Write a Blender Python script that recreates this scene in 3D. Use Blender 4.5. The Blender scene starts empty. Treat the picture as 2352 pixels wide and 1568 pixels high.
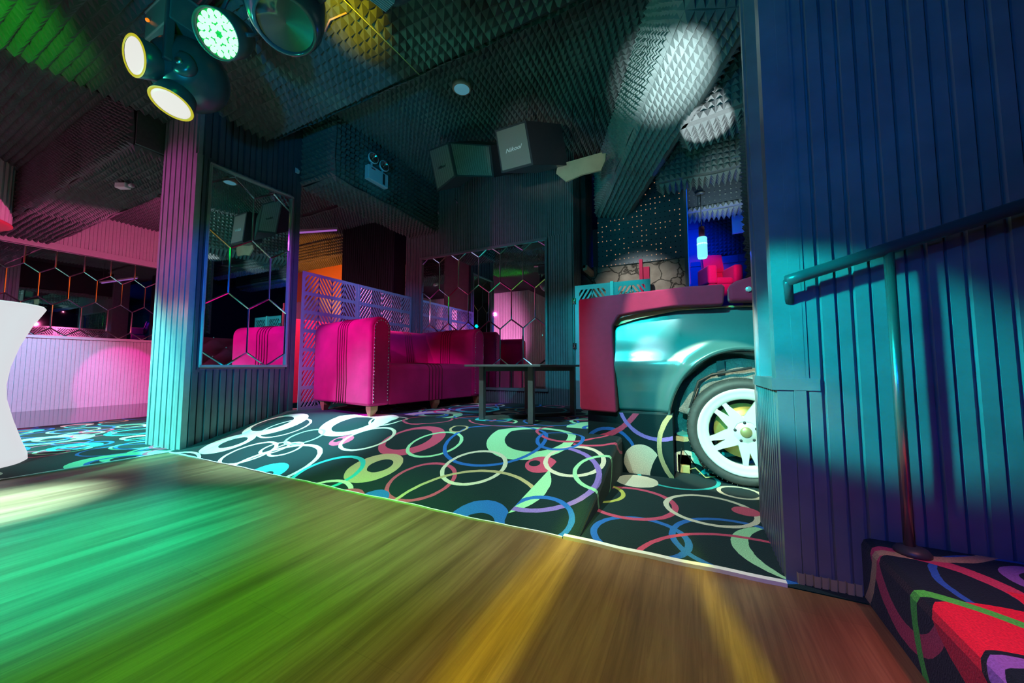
import bpy, bmesh, math, random
from mathutils import Vector, Matrix
random.seed(7)
R_=math.radians; PI=math.pi
SC=bpy.context.scene; COL=SC.collection

# ---------------------------------------------------------------- materials
def newmat(name):
    m=bpy.data.materials.new(name); m.use_nodes=True
    nt=m.node_tree; b=nt.nodes['Principled BSDF']
    return m,nt,b
def mat(name,col,rough=.5,metal=0.,noise=0.,nscale=30.,bump=0.,bscale=200.,spec=.5,sheen=0.,emit=None,es=0.,coat=0.,trans=0.):
    m,nt,b=newmat(name); N=nt.nodes; L=nt.links
    b.inputs['Roughness'].default_value=rough; b.inputs['Metallic'].default_value=metal
    b.inputs['Specular IOR Level'].default_value=spec
    b.inputs['Sheen Weight'].default_value=sheen; b.inputs['Coat Weight'].default_value=coat
    b.inputs['Transmission Weight'].default_value=trans
    tc=N.new('ShaderNodeTexCoord'); nz=N.new('ShaderNodeTexNoise'); nz.inputs['Scale'].default_value=nscale; nz.inputs['Detail'].default_value=4
    L.new(tc.outputs['Object'],nz.inputs['Vector'])
    mx=N.new('ShaderNodeMix'); mx.data_type='RGBA'
    k=max(noise,.02)
    mx.inputs[6].default_value=(*[c*(1-k) for c in col],1); mx.inputs[7].default_value=(*[min(1,c*(1+k)) for c in col],1)
    L.new(nz.outputs['Fac'],mx.inputs[0]); L.new(mx.outputs[2],b.inputs['Base Color'])
    if bump:
        n2=N.new('ShaderNodeTexNoise'); n2.inputs['Scale'].default_value=bscale; L.new(tc.outputs['Object'],n2.inputs['Vector'])
        bp=N.new('ShaderNodeBump'); bp.inputs['Strength'].default_value=bump; bp.inputs['Distance'].default_value=.004
        L.new(n2.outputs['Fac'],bp.inputs['Height']); L.new(bp.outputs['Normal'],b.inputs['Normal'])
    if emit:
        b.inputs['Emission Color'].default_value=(*emit,1); b.inputs['Emission Strength'].default_value=es
    return m
PAINT=mat('dark_ribbed_paint',(.13,.14,.16),.38,noise=.25,nscale=18)
PAINTL=mat('pillar_ribbed_paint',(.30,.31,.34),.36,noise=.2,nscale=14,bump=.1)
PAINTD=mat('black_ribbed_paint',(.035,.037,.042),.4,noise=.3,nscale=18)
PAINTB=mat('side_wall_ribbed_paint',(.20,.21,.24),.33,noise=.3,nscale=9,bump=.15,bscale=60)
PINKW=mat('light_ribbed_paint',(.55,.50,.52),.45,noise=.1)
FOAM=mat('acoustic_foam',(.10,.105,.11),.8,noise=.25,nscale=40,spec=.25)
FOAML=mat('lit_beam_foam',(.22,.23,.235),.7,noise=.2,nscale=40,spec=.3)  # same acoustic foam made paler; light on the beams is put into its colour
DARK=mat('dark_plaster',(.02,.02,.024),.8)
BLUEW=mat('back_room_panel',(.08,.09,.12),.6,noise=.2)
ORANGEW=mat('orange_panel',(.6,.22,.06),.7,noise=.1)
MIRROR=mat('mirror_glass',(.80,.83,.85),.015,metal=1.,spec=.5)
BEVEL=mat('mirror_bevel',(.95,.96,.97),.12,metal=1.)
VELVET=mat('magenta_velvet',(.45,.003,.11),.75,noise=.5,nscale=5,bump=.25,bscale=35,sheen=.08,spec=.2)
VELVETD=mat('pleat_shade_magenta',(.14,.001,.02),.7)  # dark colour paints in the shade of the pleat grooves
UPH=mat('crimson_upholstery',(.34,.010,.05),.75,noise=.15,nscale=30,bump=.15,bscale=300,sheen=.2,spec=.2)
STUD=mat('nailhead_metal',(.75,.72,.7),.25,metal=1.)
WOODL=mat('foot_wood',(.32,.16,.07),.45,noise=.3,nscale=12)
BLACKM=mat('black_powder_metal',(.05,.055,.06),.4,noise=.15)
TABLEM=mat('table_dark_metal',(.10,.11,.115),.42,noise=.15)
CHROME=mat('chrome',(.8,.8,.82),.12,metal=1.)
STEEL=mat('brushed_steel',(.5,.5,.52),.3,metal=1.)
PLATE=mat('laser_cut_panel_paint',(.34,.36,.42),.35,noise=.15,nscale=8)
CARP=mat('car_body_paint',(.07,.19,.20),.22,noise=.12,nscale=6,coat=.5,metal=.25)
TYRE=mat('tyre_rubber',(.06,.06,.06),.6,noise=.3,bump=.3,bscale=90)
RIM=mat('white_alloy',(.75,.75,.73),.35,noise=.05)
LINER=mat('wheel_arch_liner',(.24,.27,.27),.75,noise=.6,nscale=120,bump=1.,bscale=140)
TAN=mat('bare_lip_metal',(.55,.42,.16),.45,noise=.2)
PLY=mat('bare_plywood',(.50,.36,.24),.65,noise=.25,nscale=9)
WHITEP=mat('white_plastic',(.70,.72,.74),.4)
BLUEP=mat('lamp_case_plastic',(.45,.5,.62),.45)
BLACKP=mat('fixture_black_plastic',(.035,.04,.05),.28,noise=.2)
REDP=mat('red_round_bottom_board',(.65,.06,.09),.6)
RAIL=mat('handrail_black_paint',(.07,.075,.09),.28)
POST=mat('railing_post_metal',(.5,.32,.32),.25,metal=.8)
EDGE=mat('white_carpet_edge_trim',(.88,.88,.86),.55)
GLOSSF=mat('glossy_dark_tile',(.04,.03,.05),.12,noise=.3)
CRYST=mat('crystal_button',(.9,.92,.95),.1,metal=.6)
CABLE=mat('black_cable',(.02,.02,.02),.5)
def emat(name,c,s): return mat(name,(.02,.02,.02),.5,emit=c,es=s)
LEDW=emat('glowing_white_shell',(.93,.95,1.),.72)
LENSW=emat('warm_lit_lens',(1.,.98,.92),.80)
LENSG=emat('green_led_lens',(.55,1.,.7),1.3)
LENSR=emat('lens_rim_yellow',(.55,.50,.0),.9)
REDLED=emat('orange_indicator',(1.,.25,.0),1.)
PENDE=emat('pendant_blue_bulb',(.3,.85,1.),3.)
PENDG=mat('pendant_glass',(.2,.75,.7),.15,emit=(.25,.95,1.),es=.95)
CEILE=emat('ceiling_lamp_diffuser',(.10,.35,.45),.55)
TUBEE=emat('purple_tube_light',(.55,.18,.75),.55)
EDGEGLOW=emat('painted_blue_edge_light',(.0,.12,.9),.7)  # emission stands in for the pendant's light on a panel edge

def mesh_grille():
    m,nt,b=newmat('speaker_grille'); N=nt.nodes; L=nt.links
    tc=N.new('ShaderNodeTexCoord'); v=N.new('ShaderNodeTexVoronoi'); v.inputs['Scale'].default_value=130; v.inputs['Randomness'].default_value=.1
    L.new(tc.outputs['Object'],v.inputs['Vector'])
    cr=N.new('ShaderNodeValToRGB'); cr.color_ramp.elements[0].position=.25; cr.color_ramp.elements[0].color=(.01,.01,.012,1)
    cr.color_ramp.elements[1].position=.45; cr.color_ramp.elements[1].color=(.16,.17,.16,1)
    L.new(v.outputs['Distance'],cr.inputs['Fac']); L.new(cr.outputs['Color'],b.inputs['Base Color']); b.inputs['Roughness'].default_value=.5
    return m
GRILLE=mesh_grille()

def wood_floor():
    m,nt,b=newmat('laminate_floor_wood'); N=nt.nodes; L=nt.links
    tc=N.new('ShaderNodeTexCoord')
    mp=N.new('ShaderNodeMapping'); mp.inputs['Scale'].default_value=(75,2.6,1); L.new(tc.outputs['Object'],mp.inputs['Vector'])
    nz=N.new('ShaderNodeTexNoise'); nz.inputs['Scale'].default_value=1.; nz.inputs['Detail'].default_value=7; nz.inputs['Roughness'].default_value=.65; nz.inputs['Distortion'].default_value=1.2
    L.new(mp.outputs[0],nz.inputs['Vector'])
    mp2=N.new('ShaderNodeMapping'); mp2.inputs['Scale'].default_value=(16,.9,1); L.new(tc.outputs['Object'],mp2.inputs['Vector'])
    n2=N.new('ShaderNodeTexNoise'); n2.inputs['Scale'].default_value=1.; n2.inputs['Detail'].default_value=3; L.new(mp2.outputs[0],n2.inputs['Vector'])
    ad=N.new('ShaderNodeMath'); ad.operation='MULTIPLY_ADD'; ad.inputs[1].default_value=.6; L.new(n2.outputs['Fac'],ad.inputs[0]); 
    sc=N.new('ShaderNodeMath'); sc.operation='MULTIPLY'; sc.inputs[1].default_value=.45; L.new(nz.outputs['Fac'],sc.inputs[0]); L.new(sc.outputs[0],ad.inputs[2])
    cr=N.new('ShaderNodeValToRGB'); e=cr.color_ramp.elements
    e[0].position=.30; e[0].color=(.08,.033,.015,1); e[1].position=.74; e[1].color=(.32,.17,.085,1)
    e3=e.new(.5); e3.color=(.18,.085,.04,1)
    L.new(ad.outputs[0],cr.inputs['Fac'])
    # plank joints
    bt=N.new('ShaderNodeTexBrick'); bt.inputs['Scale'].default_value=1.; bt.inputs['Mortar Size'].default_value=.0012; bt.inputs['Brick Width'].default_value=1.25; bt.inputs['Row Height'].default_value=.19
    bt.inputs['Color1'].default_value=(1,1,1,1); bt.inputs['Color2'].default_value=(.93,.93,.93,1); bt.inputs['Mortar'].default_value=(.8,.8,.8,1)
    mp3=N.new('ShaderNodeMapping'); mp3.inputs['Rotation'].default_value=(0,0,PI/2); L.new(tc.outputs['Object'],mp3.inputs['Vector']); L.new(mp3.outputs[0],bt.inputs['Vector'])
    mx=N.new('ShaderNodeMix'); mx.data_type='RGBA'; mx.blend_type='MULTIPLY'; mx.inputs[0].default_value=1.
    L.new(cr.outputs['Color'],mx.inputs[6]); L.new(bt.outputs['Color'],mx.inputs[7]); L.new(mx.outputs[2],b.inputs['Base Color'])
    b.inputs['Roughness'].default_value=.42; b.inputs['Specular IOR Level'].default_value=.35
    return m
WOODF=wood_floor()

def stone():
    m,nt,b=newmat('rubble_stone'); N=nt.nodes; L=nt.links
    tc=N.new('ShaderNodeTexCoord')
    nz=N.new('ShaderNodeTexNoise'); nz.inputs['Scale'].default_value=9; nz.inputs['Detail'].default_value=6
    L.new(tc.outputs['Object'],nz.inputs['Vector'])
    v=N.new('ShaderNodeTexVoronoi'); v.feature='DISTANCE_TO_EDGE'; v.inputs['Scale'].default_value=5.5
    v2=N.new('ShaderNodeTexVoronoi'); v2.inputs['Scale'].default_value=5.5
    mixv=N.new('ShaderNodeMix'); mixv.data_type='VECTOR'; mixv.inputs[0].default_value=.12
    L.new(tc.outputs['Object'],mixv.inputs[4]); L.new(nz.outputs['Color'],mixv.inputs[5])
    L.new(mixv.outputs[1],v.inputs['Vector']); L.new(mixv.outputs[1],v2.inputs['Vector'])
    cr=N.new('ShaderNodeValToRGB'); cr.color_ramp.elements[0].position=.005; cr.color_ramp.elements[0].color=(.25,.25,.25,1); cr.color_ramp.elements[1].position=.035; cr.color_ramp.elements[1].color=(1,1,1,1)
    L.new(v.outputs['Distance'],cr.inputs['Fac'])
    c2=N.new('ShaderNodeValToRGB'); c2.color_ramp.elements[0].color=(.16,.11,.08,1); c2.color_ramp.elements[1].color=(.62,.48,.38,1); L.new(nz.outputs['Fac'],c2.inputs['Fac'])
    mx=N.new('ShaderNodeMix'); mx.data_type='RGBA'; mx.blend_type='MULTIPLY'; mx.inputs[0].default_value=1.
    L.new(c2.outputs['Color'],mx.inputs[6]); L.new(cr.outputs['Color'],mx.inputs[7]); L.new(mx.outputs[2],b.inputs['Base Color'])
    bp=N.new('ShaderNodeBump'); bp.inputs['Strength'].default_value=.8; bp.inputs['Distance'].default_value=.03
    L.new(cr.outputs['Color'],bp.inputs['Height']); L.new(bp.outputs['Normal'],b.inputs['Normal']); b.inputs['Roughness'].default_value=.85
    return m
STONE=stone()

def perforated():
    m,nt,b=newmat('perforated_sheet'); N=nt.nodes; L=nt.links
    tc=N.new('ShaderNodeTexCoord'); sp=N.new('ShaderNodeSeparateXYZ'); L.new(tc.outputs['Object'],sp.inputs[0])
    def M(op,a,bv=None,c=None):
        n=N.new('ShaderNodeMath'); n.operation=op
        for i,x in enumerate((a,bv,c)):
            if x is None: continue
            if isinstance(x,(int,float)): n.inputs[i].default_value=x
            else: L.new(x,n.inputs[i])
        return n.outputs[0]
    px=.052; pz=.062
    fx=M('SUBTRACT',M('FRACT',M('DIVIDE',sp.outputs[0],px)),.5); fz=M('SUBTRACT',M('FRACT',M('DIVIDE',sp.outputs[2],pz)),.5)
    d=M('SQRT',M('ADD',M('POWER',M('MULTIPLY',fx,px),2),M('POWER',M('MULTIPLY',fz,pz),2)))
    hole=M('LESS_THAN',d,.006)
    cb=N.new('ShaderNodeCombineXYZ'); L.new(M('FLOOR',M('DIVIDE',sp.outputs[0],px)),cb.inputs[0]); L.new(M('FLOOR',M('DIVIDE',sp.outputs[2],pz)),cb.inputs[1])
    wn=N.new('ShaderNodeTexWhiteNoise'); L.new(cb.outputs[0],wn.inputs['Vector'])
    # some holes carry painted emission in place of light from behind the sheet
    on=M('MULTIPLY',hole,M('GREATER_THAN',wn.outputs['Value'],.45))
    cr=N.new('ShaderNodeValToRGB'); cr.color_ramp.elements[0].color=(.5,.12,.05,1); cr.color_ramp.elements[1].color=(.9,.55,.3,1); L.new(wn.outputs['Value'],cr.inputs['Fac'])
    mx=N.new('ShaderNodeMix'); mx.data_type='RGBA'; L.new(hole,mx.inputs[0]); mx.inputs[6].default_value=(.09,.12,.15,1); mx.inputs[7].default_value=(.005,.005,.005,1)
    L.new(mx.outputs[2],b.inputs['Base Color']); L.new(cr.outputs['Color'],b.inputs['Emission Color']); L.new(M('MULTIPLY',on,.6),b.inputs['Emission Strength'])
    b.inputs['Roughness'].default_value=.4
    return m
PERF=perforated()

CC=dict(pink=(.62,.07,.15),mint=(.36,.74,.42),blue=(.02,.14,.52),cream=(.74,.66,.52),beige=(.56,.42,.22),teal=(.03,.50,.50),purple=(.28,.16,.55),yellow=(.55,.50,.10),orange=(.75,.25,.1),sky=(.03,.32,.55))
def carpet(name,rings,seam=None,tile=None):
    """pile carpet with overlapping printed rings; rings = (side, colour, outer x y r, inner x y r) in metres on the uv map"""
    m,nt,b=newmat(name); N=nt.nodes; L=nt.links
    uv=N.new('ShaderNodeUVMap'); uv.uv_map='UVMap'
    nz=N.new('ShaderNodeTexNoise'); nz.inputs['Scale'].default_value=26; nz.inputs['Detail'].default_value=3; L.new(uv.outputs[0],nz.inputs['Vector'])
    vm=N.new('ShaderNodeVectorMath'); vm.operation='MULTIPLY_ADD'; vm.inputs[1].default_value=(.008,.008,0); L.new(nz.outputs['Color'],vm.inputs[0]); L.new(uv.outputs[0],vm.inputs[2])
    P=vm.outputs[0]
    def M(op,a,bv=None):
        n=N.new('ShaderNodeMath'); n.operation=op
        for i,x in enumerate((a,bv)):
            if x is None: continue
            if isinstance(x,(int,float)): n.inputs[i].default_value=x
            else: L.new(x,n.inputs[i])
        return n.outputs[0]
    sx=N.new('ShaderNodeSeparateXYZ'); L.new(uv.outputs[0],sx.inputs[0])
    # seam line: x = seam0 + seam1*(y-1.36)
    if seam:
        right=M('GREATER_THAN',M('SUBTRACT',sx.outputs[0],M('MULTIPLY',M('SUBTRACT',sx.outputs[1],1.36),seam[1])),seam[0])
        left=M('SUBTRACT',1.,right)
    def dist(x,y):
        if tile:
            s=N.new('ShaderNodeVectorMath'); s.operation='SUBTRACT'; L.new(P,s.inputs[0]); s.inputs[1].default_value=(x-tile*.5+100*tile*0,y-tile*.5,0)
            w=N.new('ShaderNodeVectorMath'); w.operation='WRAP'; L.new(s.outputs[0],w.inputs[0]); w.inputs[1].default_value=(tile,tile,1); w.inputs[2].default_value=(0,0,-1)
            d=N.new('ShaderNodeVectorMath'); d.operation='DISTANCE'; L.new(w.outputs[0],d.inputs[0]); d.inputs[1].default_value=(tile*.5,tile*.5,0)
            return d.outputs['Value']
        d=N.new('ShaderNodeVectorMath'); d.operation='DISTANCE'; L.new(P,d.inputs[0]); d.inputs[1].default_value=(x,y,0.)
        return d.outputs['Value']
    cur=None; base=(.003,.020,.024,1)
    for (side,c,ox,oy,orr,ix,iy,ir) in rings:
        k=M('LESS_THAN',dist(ox,oy),orr)
        if ir>0.001: k=M('MULTIPLY',k,M('GREATER_THAN',dist(ix,iy),ir))
        if seam and side=='L': k=M('MULTIPLY',k,left)
        if seam and side=='R': k=M('MULTIPLY',k,right)
        mx=N.new('ShaderNodeMix'); mx.data_type='RGBA'; L.new(k,mx.inputs[0])
        if cur is None: mx.inputs[6].default_value=base
        else: L.new(cur,mx.inputs[6])
        mx.inputs[7].default_value=(*CC[c],1); cur=mx.outputs[2]
    n2=N.new('ShaderNodeTexNoise'); n2.inputs['Scale'].default_value=260; n2.inputs['Detail'].default_value=2; L.new(uv.outputs[0],n2.inputs['Vector'])
    mr=N.new('ShaderNodeMapRange'); mr.inputs[1].default_value=.3; mr.inputs[2].default_value=.7; mr.inputs[3].default_value=.72; mr.inputs[4].default_value=1.15; L.new(n2.outputs['Fac'],mr.inputs[0])
    mm=N.new('ShaderNodeMix'); mm.data_type='RGBA'; mm.blend_type='MULTIPLY'; mm.inputs[0].default_value=1.; L.new(cur,mm.inputs[6]); L.new(mr.outputs[0],mm.inputs[7])
    L.new(mm.outputs[2],b.inputs['Base Color']); b.inputs['Roughness'].default_value=.9; b.inputs['Specular IOR Level'].default_value=.15
    b.inputs['Sheen Weight'].default_value=.12
    bp=N.new('ShaderNodeBump'); bp.inputs['Strength'].default_value=.5; bp.inputs['Distance'].default_value=.003; L.new(n2.outputs['Fac'],bp.inputs['Height']); L.new(bp.outputs['Normal'],b.inputs['Normal'])
    return m
RINGS=[
("R","mint",-0.873,1.639,0.256,-0.873,1.639,0),
("L","pink",-1.708,1.947,0.219,-1.741,1.954,0.155),
("L","mint",-1.505,1.93,0.182,-1.505,1.93,0.16),
("L","mint",-0.918,2.137,0.279,-0.891,2.159,0.199),
("L","blue",-1.132,2.067,0.332,-1.132,2.067,0.308),
("L","pink",-1.29,1.547,0.184,-1.29,1.547,0.162),
("L","cream",-1.087,1.74,0.184,-1.087,1.74,0.161),
("L","beige",-0.929,1.351,0.381,-0.929,1.351,0.359),
("L","beige",-1.677,1.589,0.162,-1.654,1.612,0.073),
("L","pink",-0.736,1.846,0.084,-0.773,1.849,0.031),
("N","cream",-0.576,1.927,0.165,-0.576,1.927,0.14),
("N","pink",-0.717,2.361,0.244,-0.717,2.361,0.224),
("R","pink",-0.587,2.371,0.279,-0.587,2.371,0.259),
("N","blue",-0.734,2.157,0.149,-0.734,2.157,0.127),
("R","purple",-0.707,1.761,0.307,-0.707,1.761,0.279),
("R","blue",-0.591,1.437,0.156,-0.591,1.437,0.132),
("R","mint",-0.384,1.854,0.172,-0.384,1.854,0.15),
("L","blue",-0.83,1.36,0.133,-0.818,1.326,0.079),
("L","blue",-1.425,1.339,0.083,-1.425,1.339,0),
("L","beige",-1.489,2.175,0.069,-1.489,2.175,0.051),
("N","pink",-1.324,2.668,0.341,-1.324,2.668,0.323),
("N","beige",-0.799,2.923,0.242,-0.799,2.923,0.222),
("L","cream",-2.216,2.235,0.153,-2.216,2.235,0.133),
("L","pink",-1.92,2.367,0.202,-1.92,2.367,0.182),
("L","cream",-2.805,1.516,0.173,-2.805,1.516,0.149),
("L","cream",-2.566,1.626,0.11,-2.566,1.626,0.09),
("L","cream",-2.678,1.619,0.097,-2.678,1.619,0.077),
("L","cream",-2.413,1.426,0.299,-2.413,1.426,0.269),
("L","teal",-1.916,1.462,0.207,-1.916,1.462,0.179),
("L","teal",-2.337,1.352,0.129,-2.31,1.339,0.047),
("L","cream",-3.202,1.582,0.173,-3.176,1.6,0.09),
("L","cream",-2.453,2.16,0.302,-2.446,2.089,0.159),
("L","cream",-3.214,1.945,0.239,-3.272,1.948,0.155),
("L","cream",-3.02,1.902,0.191,-3.02,1.902,0.171),
("L","mint",-2.632,1.811,0.138,-2.632,1.811,0.118),
("L","pink",-2.251,1.825,0.081,-2.285,1.823,0.03),
("L","cream",-2.069,1.896,0.189,-2.069,1.896,0.165),
("L","cream",-1.735,1.238,0.196,-1.735,1.238,0.172),
("L","pink",-1.577,1.266,0.125,-1.577,1.266,0),
("L","cream",-3.297,1.037,0.379,-3.297,1.037,0.359),
("Z","mint",0.336,1.606,0.224,0.436,1.603,0.267),
("Z","blue",0.14,1.593,0.237,0.14,1.593,0.213),
("Z","blue",-0.196,1.505,0.183,-0.196,1.505,0.157),
("Z","pink",0.185,1.286,0.392,0.185,1.286,0.372),
("Z","pink",-0.286,1.853,0.216,-0.286,1.853,0.188),
("Z","cream",0.055,1.917,0.193,0.055,1.917,0.169),
("Z","pink",0.199,1.962,0.055,0.199,1.962,0),
("Z","teal",-0.093,2.37,0.22,-0.093,2.37,0.2),
("Z","cream",0.202,2.233,0.104,0.202,2.233,0.084),
("Z","yellow",-0.469,1.916,0.155,-0.469,1.916,0.133),
("Z","cream",-0.295,2.197,0.113,-0.295,2.197,0),
("X","blue",-0.479,0.1,0.174,-0.479,0.1,0.154),
("X","pink",-0.647,0.599,0.424,-0.647,0.599,0.394),
("X","purple",-0.19,0.444,0.235,-0.19,0.444,0.213),
("X","beige",0.094,0.187,0.291,0.094,0.187,0.265),
("X","cream",-0.285,0.081,0.102,0.031,-0.021,0.271)]
SEAM=(-.735,.13)
CARP_MAIN=carpet('ring_carpet_ramp',[r for r in RINGS if r[0] in 'LRN'],seam=SEAM)
CARP_LOW=carpet('ring_carpet_lower',[r for r in RINGS if r[0]=='Z'])
CARP_BOX=carpet('ring_carpet_block',[r for r in RINGS if r[0]=='X'])
rr=random.Random(5); TR=[]
for i in range(26):
    x,y=rr.uniform(0,1.5),rr.uniform(0,1.5); R0=rr.choice([.08,.12,.15,.18,.22,.26]); w=rr.choice([.018,.022,.026,.03,.05])
    if i%6==0: TR.append(('N',rr.choice(['mint','cream','pink','teal']),x,y,R0,x+.035,y-.02,R0*.62))
    else: TR.append(('N',rr.choice(['pink','mint','blue','cream','cream','beige','teal','sky','pink','blue']),x,y,R0,x,y,R0-w))
CARP_TILE=carpet('ring_carpet_far',TR,tile=1.5)
CC['red']=(.80,.02,.05); CC['dark']=(.003,.020,.024); CC['green']=(.08,.75,.08)
STAIR_R=[('N','blue',.70,1.20,.215,.70,1.20,.20),('N','purple',.72,1.30,.085,.72,1.30,.055),('N','pink',.455,1.19,.175,.46,1.182,.135),('N','red',.56,.92,.22,.56,.92,0),('N','red',.61,1.10,.12,.46,1.19,.137),
 ('N','dark',.50,.84,.135,.50,.84,0),('N','purple',.50,.84,.125,.50,.84,.098),('N','beige',.45,1.63,.318,.45,1.63,.290),('N','green',.38,.88,.274,.38,.88,.248)]

# ---------------------------------------------------------------- mesh helpers
class MB:
    def __init__(s): s.v=[]; s.f=[]; s.mi=[]; s.sm=[]; s.uv=[]
    def add(s,vs,fs,mi=0,smooth=False,uvs=None):
        o=len(s.v); s.v+= [tuple(p) for p in vs]
        for k,f in enumerate(fs):
            s.f.append(tuple(o+i for i in f)); s.mi.append(mi); s.sm.append(smooth); s.uv.append(uvs[k] if uvs else None)
        return s
    def box(s,a,b,mi=0,M=None):
        x0,y0,z0=a; x1,y1,z1=b
        vs=[Vector(p) for p in ((x0,y0,z0),(x1,y0,z0),(x1,y1,z0),(x0,y1,z0),(x0,y0,z1),(x1,y0,z1),(x1,y1,z1),(x0,y1,z1))]
        if M: vs=[M@p for p in vs]
        return s.add(vs,[(0,3,2,1),(4,5,6,7),(0,1,5,4),(1,2,6,5),(2,3,7,6),(3,0,4,7)],mi)
    def prism(s,pts,fn,d,mi=0):
        """pts 2D polygon; fn maps (u,v,w) to 3D; extruded w from 0 to d"""
        n=len(pts); vs=[fn(u,v,0) for u,v in pts]+[fn(u,v,d) for u,v in pts]
        fs=[tuple(range(n))[::-1],tuple(range(n,2*n))]+[(i,(i+1)%n,n+(i+1)%n,n+i) for i in range(n)]
        return s.add(vs,fs,mi)
    def lathe(s,prof,M=None,n=24,mi=0,smooth=True,a0=0.,a1=2*PI,cap=True):
        full=abs(a1-a0-2*PI)<1e-6; k=n if full else n+1; vs=[]
        for r,z in prof:
            for i in range(k):
                a=a0+(a1-a0)*i/n; p=Vector((r*math.cos(a),r*math.sin(a),z)); vs.append(M@p if M else p)
        fs=[]
        for j in range(len(prof)-1):
            for i in range(n):
                i2=(i+1)%k; fs.append((j*k+i,j*k+i2,(j+1)*k+i2,(j+1)*k+i))
        s.add(vs,fs,mi,smooth)
        if cap and full:
            o=len(s.v)-len(vs)
            for j in (0,len(prof)-1):
                if prof[j][0]>1e-4:
                    f=tuple(o+j*k+i for i in range(k)); s.f.append(f if j else f[::-1]); s.mi.append(mi); s.sm.append(False); s.uv.append(None)
        return s
    def tube(s,pts,r,n=8,mi=0,smooth=True):
        pts=[Vector(p) for p in pts]; vs=[]; fs=[]; up=Vector((0,0,1)); prev=None
        for i,p in enumerate(pts):
            t=(pts[min(i+1,len(pts)-1)]-pts[max(i-1,0)]).normalized()
            if prev is None:
                a=t.cross(up); 
                if a.length<.05: a=t.cross(Vector((1,0,0)))
            else: a=prev-t*prev.dot(t)
            a.normalize(); prev=a; b=t.cross(a)
            for k in range(n):
                th=2*PI*k/n; vs.append(p+(a*math.cos(th)+b*math.sin(th))*r)
        for i in range(len(pts)-1):
            for k in range(n):
                k2=(k+1)%n; fs.append((i*n+k,i*n+k2,(i+1)*n+k2,(i+1)*n+k))
        fs.append(tuple(range(n))[::-1]); fs.append(tuple((len(pts)-1)*n+k for k in range(n)))
        return s.add(vs,fs,mi,smooth)
    def ball(s,c,r,n=12,mi=0,sc=(1,1,1)):
        prof=[(r*math.sin(PI*i/(n//2+2)),-r*math.cos(PI*i/(n//2+2))) for i in range(n//2+3)]
        prof[0]=(0.0002,-r); prof[-1]=(0.0002,r)
        return s.lathe(prof,Matrix.Translation(c)@Matrix.Diagonal((*sc,1)),n,mi,True,cap=False)
    def build(s,name,mats,parent=None,loc=None,bevel=0,seg=3,sub=0,uvmap=False,autos=False):
        me=bpy.data.meshes.new(name); me.from_pydata([tuple(p) for p in s.v],[],s.f)
        if not isinstance(mats,(list,tuple)): mats=[mats]
        for m in mats: me.materials.append(m)
        me.polygons.foreach_set('material_index',s.mi); me.polygons.foreach_set('use_smooth',s.sm)
        if uvmap:
            uvl=me.uv_layers.new(name='UVMap'); i=0; 
            for f,u in zip(s.f,s.uv):
                for k in range(len(f)):
                    uvl.data[i].uv=u[k] if u else (s.v[f[k]][0],s.v[f[k]][1]); i+=1
        me.update()
        bm=bmesh.new(); bm.from_mesh(me); bmesh.ops.remove_doubles(bm,verts=bm.verts,dist=1e-6) if bevel else None
        if not uvmap: bmesh.ops.recalc_face_normals(bm,faces=bm.faces)
        bm.to_mesh(me); bm.free()
        o=bpy.data.objects.new(name,me); COL.objects.link(o)
        if parent: o.parent=parent
        if loc: o.location=loc
        if bevel:
            for p in me.polygons: p.use_smooth=True
            md=o.modifiers.new('bevel','BEVEL'); md.width=bevel; md.segments=seg; md.limit_method='ANGLE'; md.angle_limit=R_(40)
            wn=o.modifiers.new('wn','WEIGHTED_NORMAL')
        if sub:
            md=o.modifiers.new('sub','SUBSURF'); md.levels=sub; md.render_levels=sub
        return o
def tag(o,label,cat,group=None,kind=None):
    if kind: o['kind']=kind
    o['label']=label; o['category']=cat
    if group: o['group']=group
    return o
def struct(o,label=None):
    o['kind']='structure'
    if label: o['label']=label
    return o
def empty(name,loc=(0,0,0),rz=0.):
    o=bpy.data.objects.new(name,None); COL.objects.link(o); o.location=loc; o.rotation_euler=(0,0,rz); o.empty_display_size=.1; return o
def thing(name,label,cat,loc=(0,0,0),rz=0.,group=None):
    return tag(empty(name,loc,rz),label,cat,group)
def look(loc,target,roll=0.):
    """matrix whose local +Z points from loc to target"""
    d=(Vector(target)-Vector(loc)).normalized(); q=d.to_track_quat('Z','Y')
    return Matrix.Translation(loc)@q.to_matrix().to_4x4()@Matrix.Rotation(roll,4,'Z')

def ribbed(mb,P0,U,width,z0,z1,N,pitch=.04,depth=.012,mi=0,top=None):
    """vertical ribbed cladding from P0 along unit U; N outward; top(u)->z optional"""
    U=Vector(U); N=Vector(N); P0=Vector((P0[0],P0[1],0))
    prof=[(0,0),(.04,.0),(.08,1),(.46,1),(.49,.1),(.54,.1),(.57,.72),(.93,.72),(.96,.0),(1.,0)]
    n=max(1,round(width/pitch)); pt=width/n; us=[]
    for k in range(n):
        for a,d in prof[:-1]: us.append(((k+a)*pt,d*depth))
    us.append((width,0)); vs=[]; fs=[]
    for u,d in us:
        p=P0+U*u+N*d; zt=top(u) if top else z1
        vs+= [(p.x,p.y,z0),(p.x,p.y,zt)]
    for i in range(len(us)-1): fs.append((2*i,2*i+2,2*i+3,2*i+1))
    mb.add(vs,fs,mi)

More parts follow.
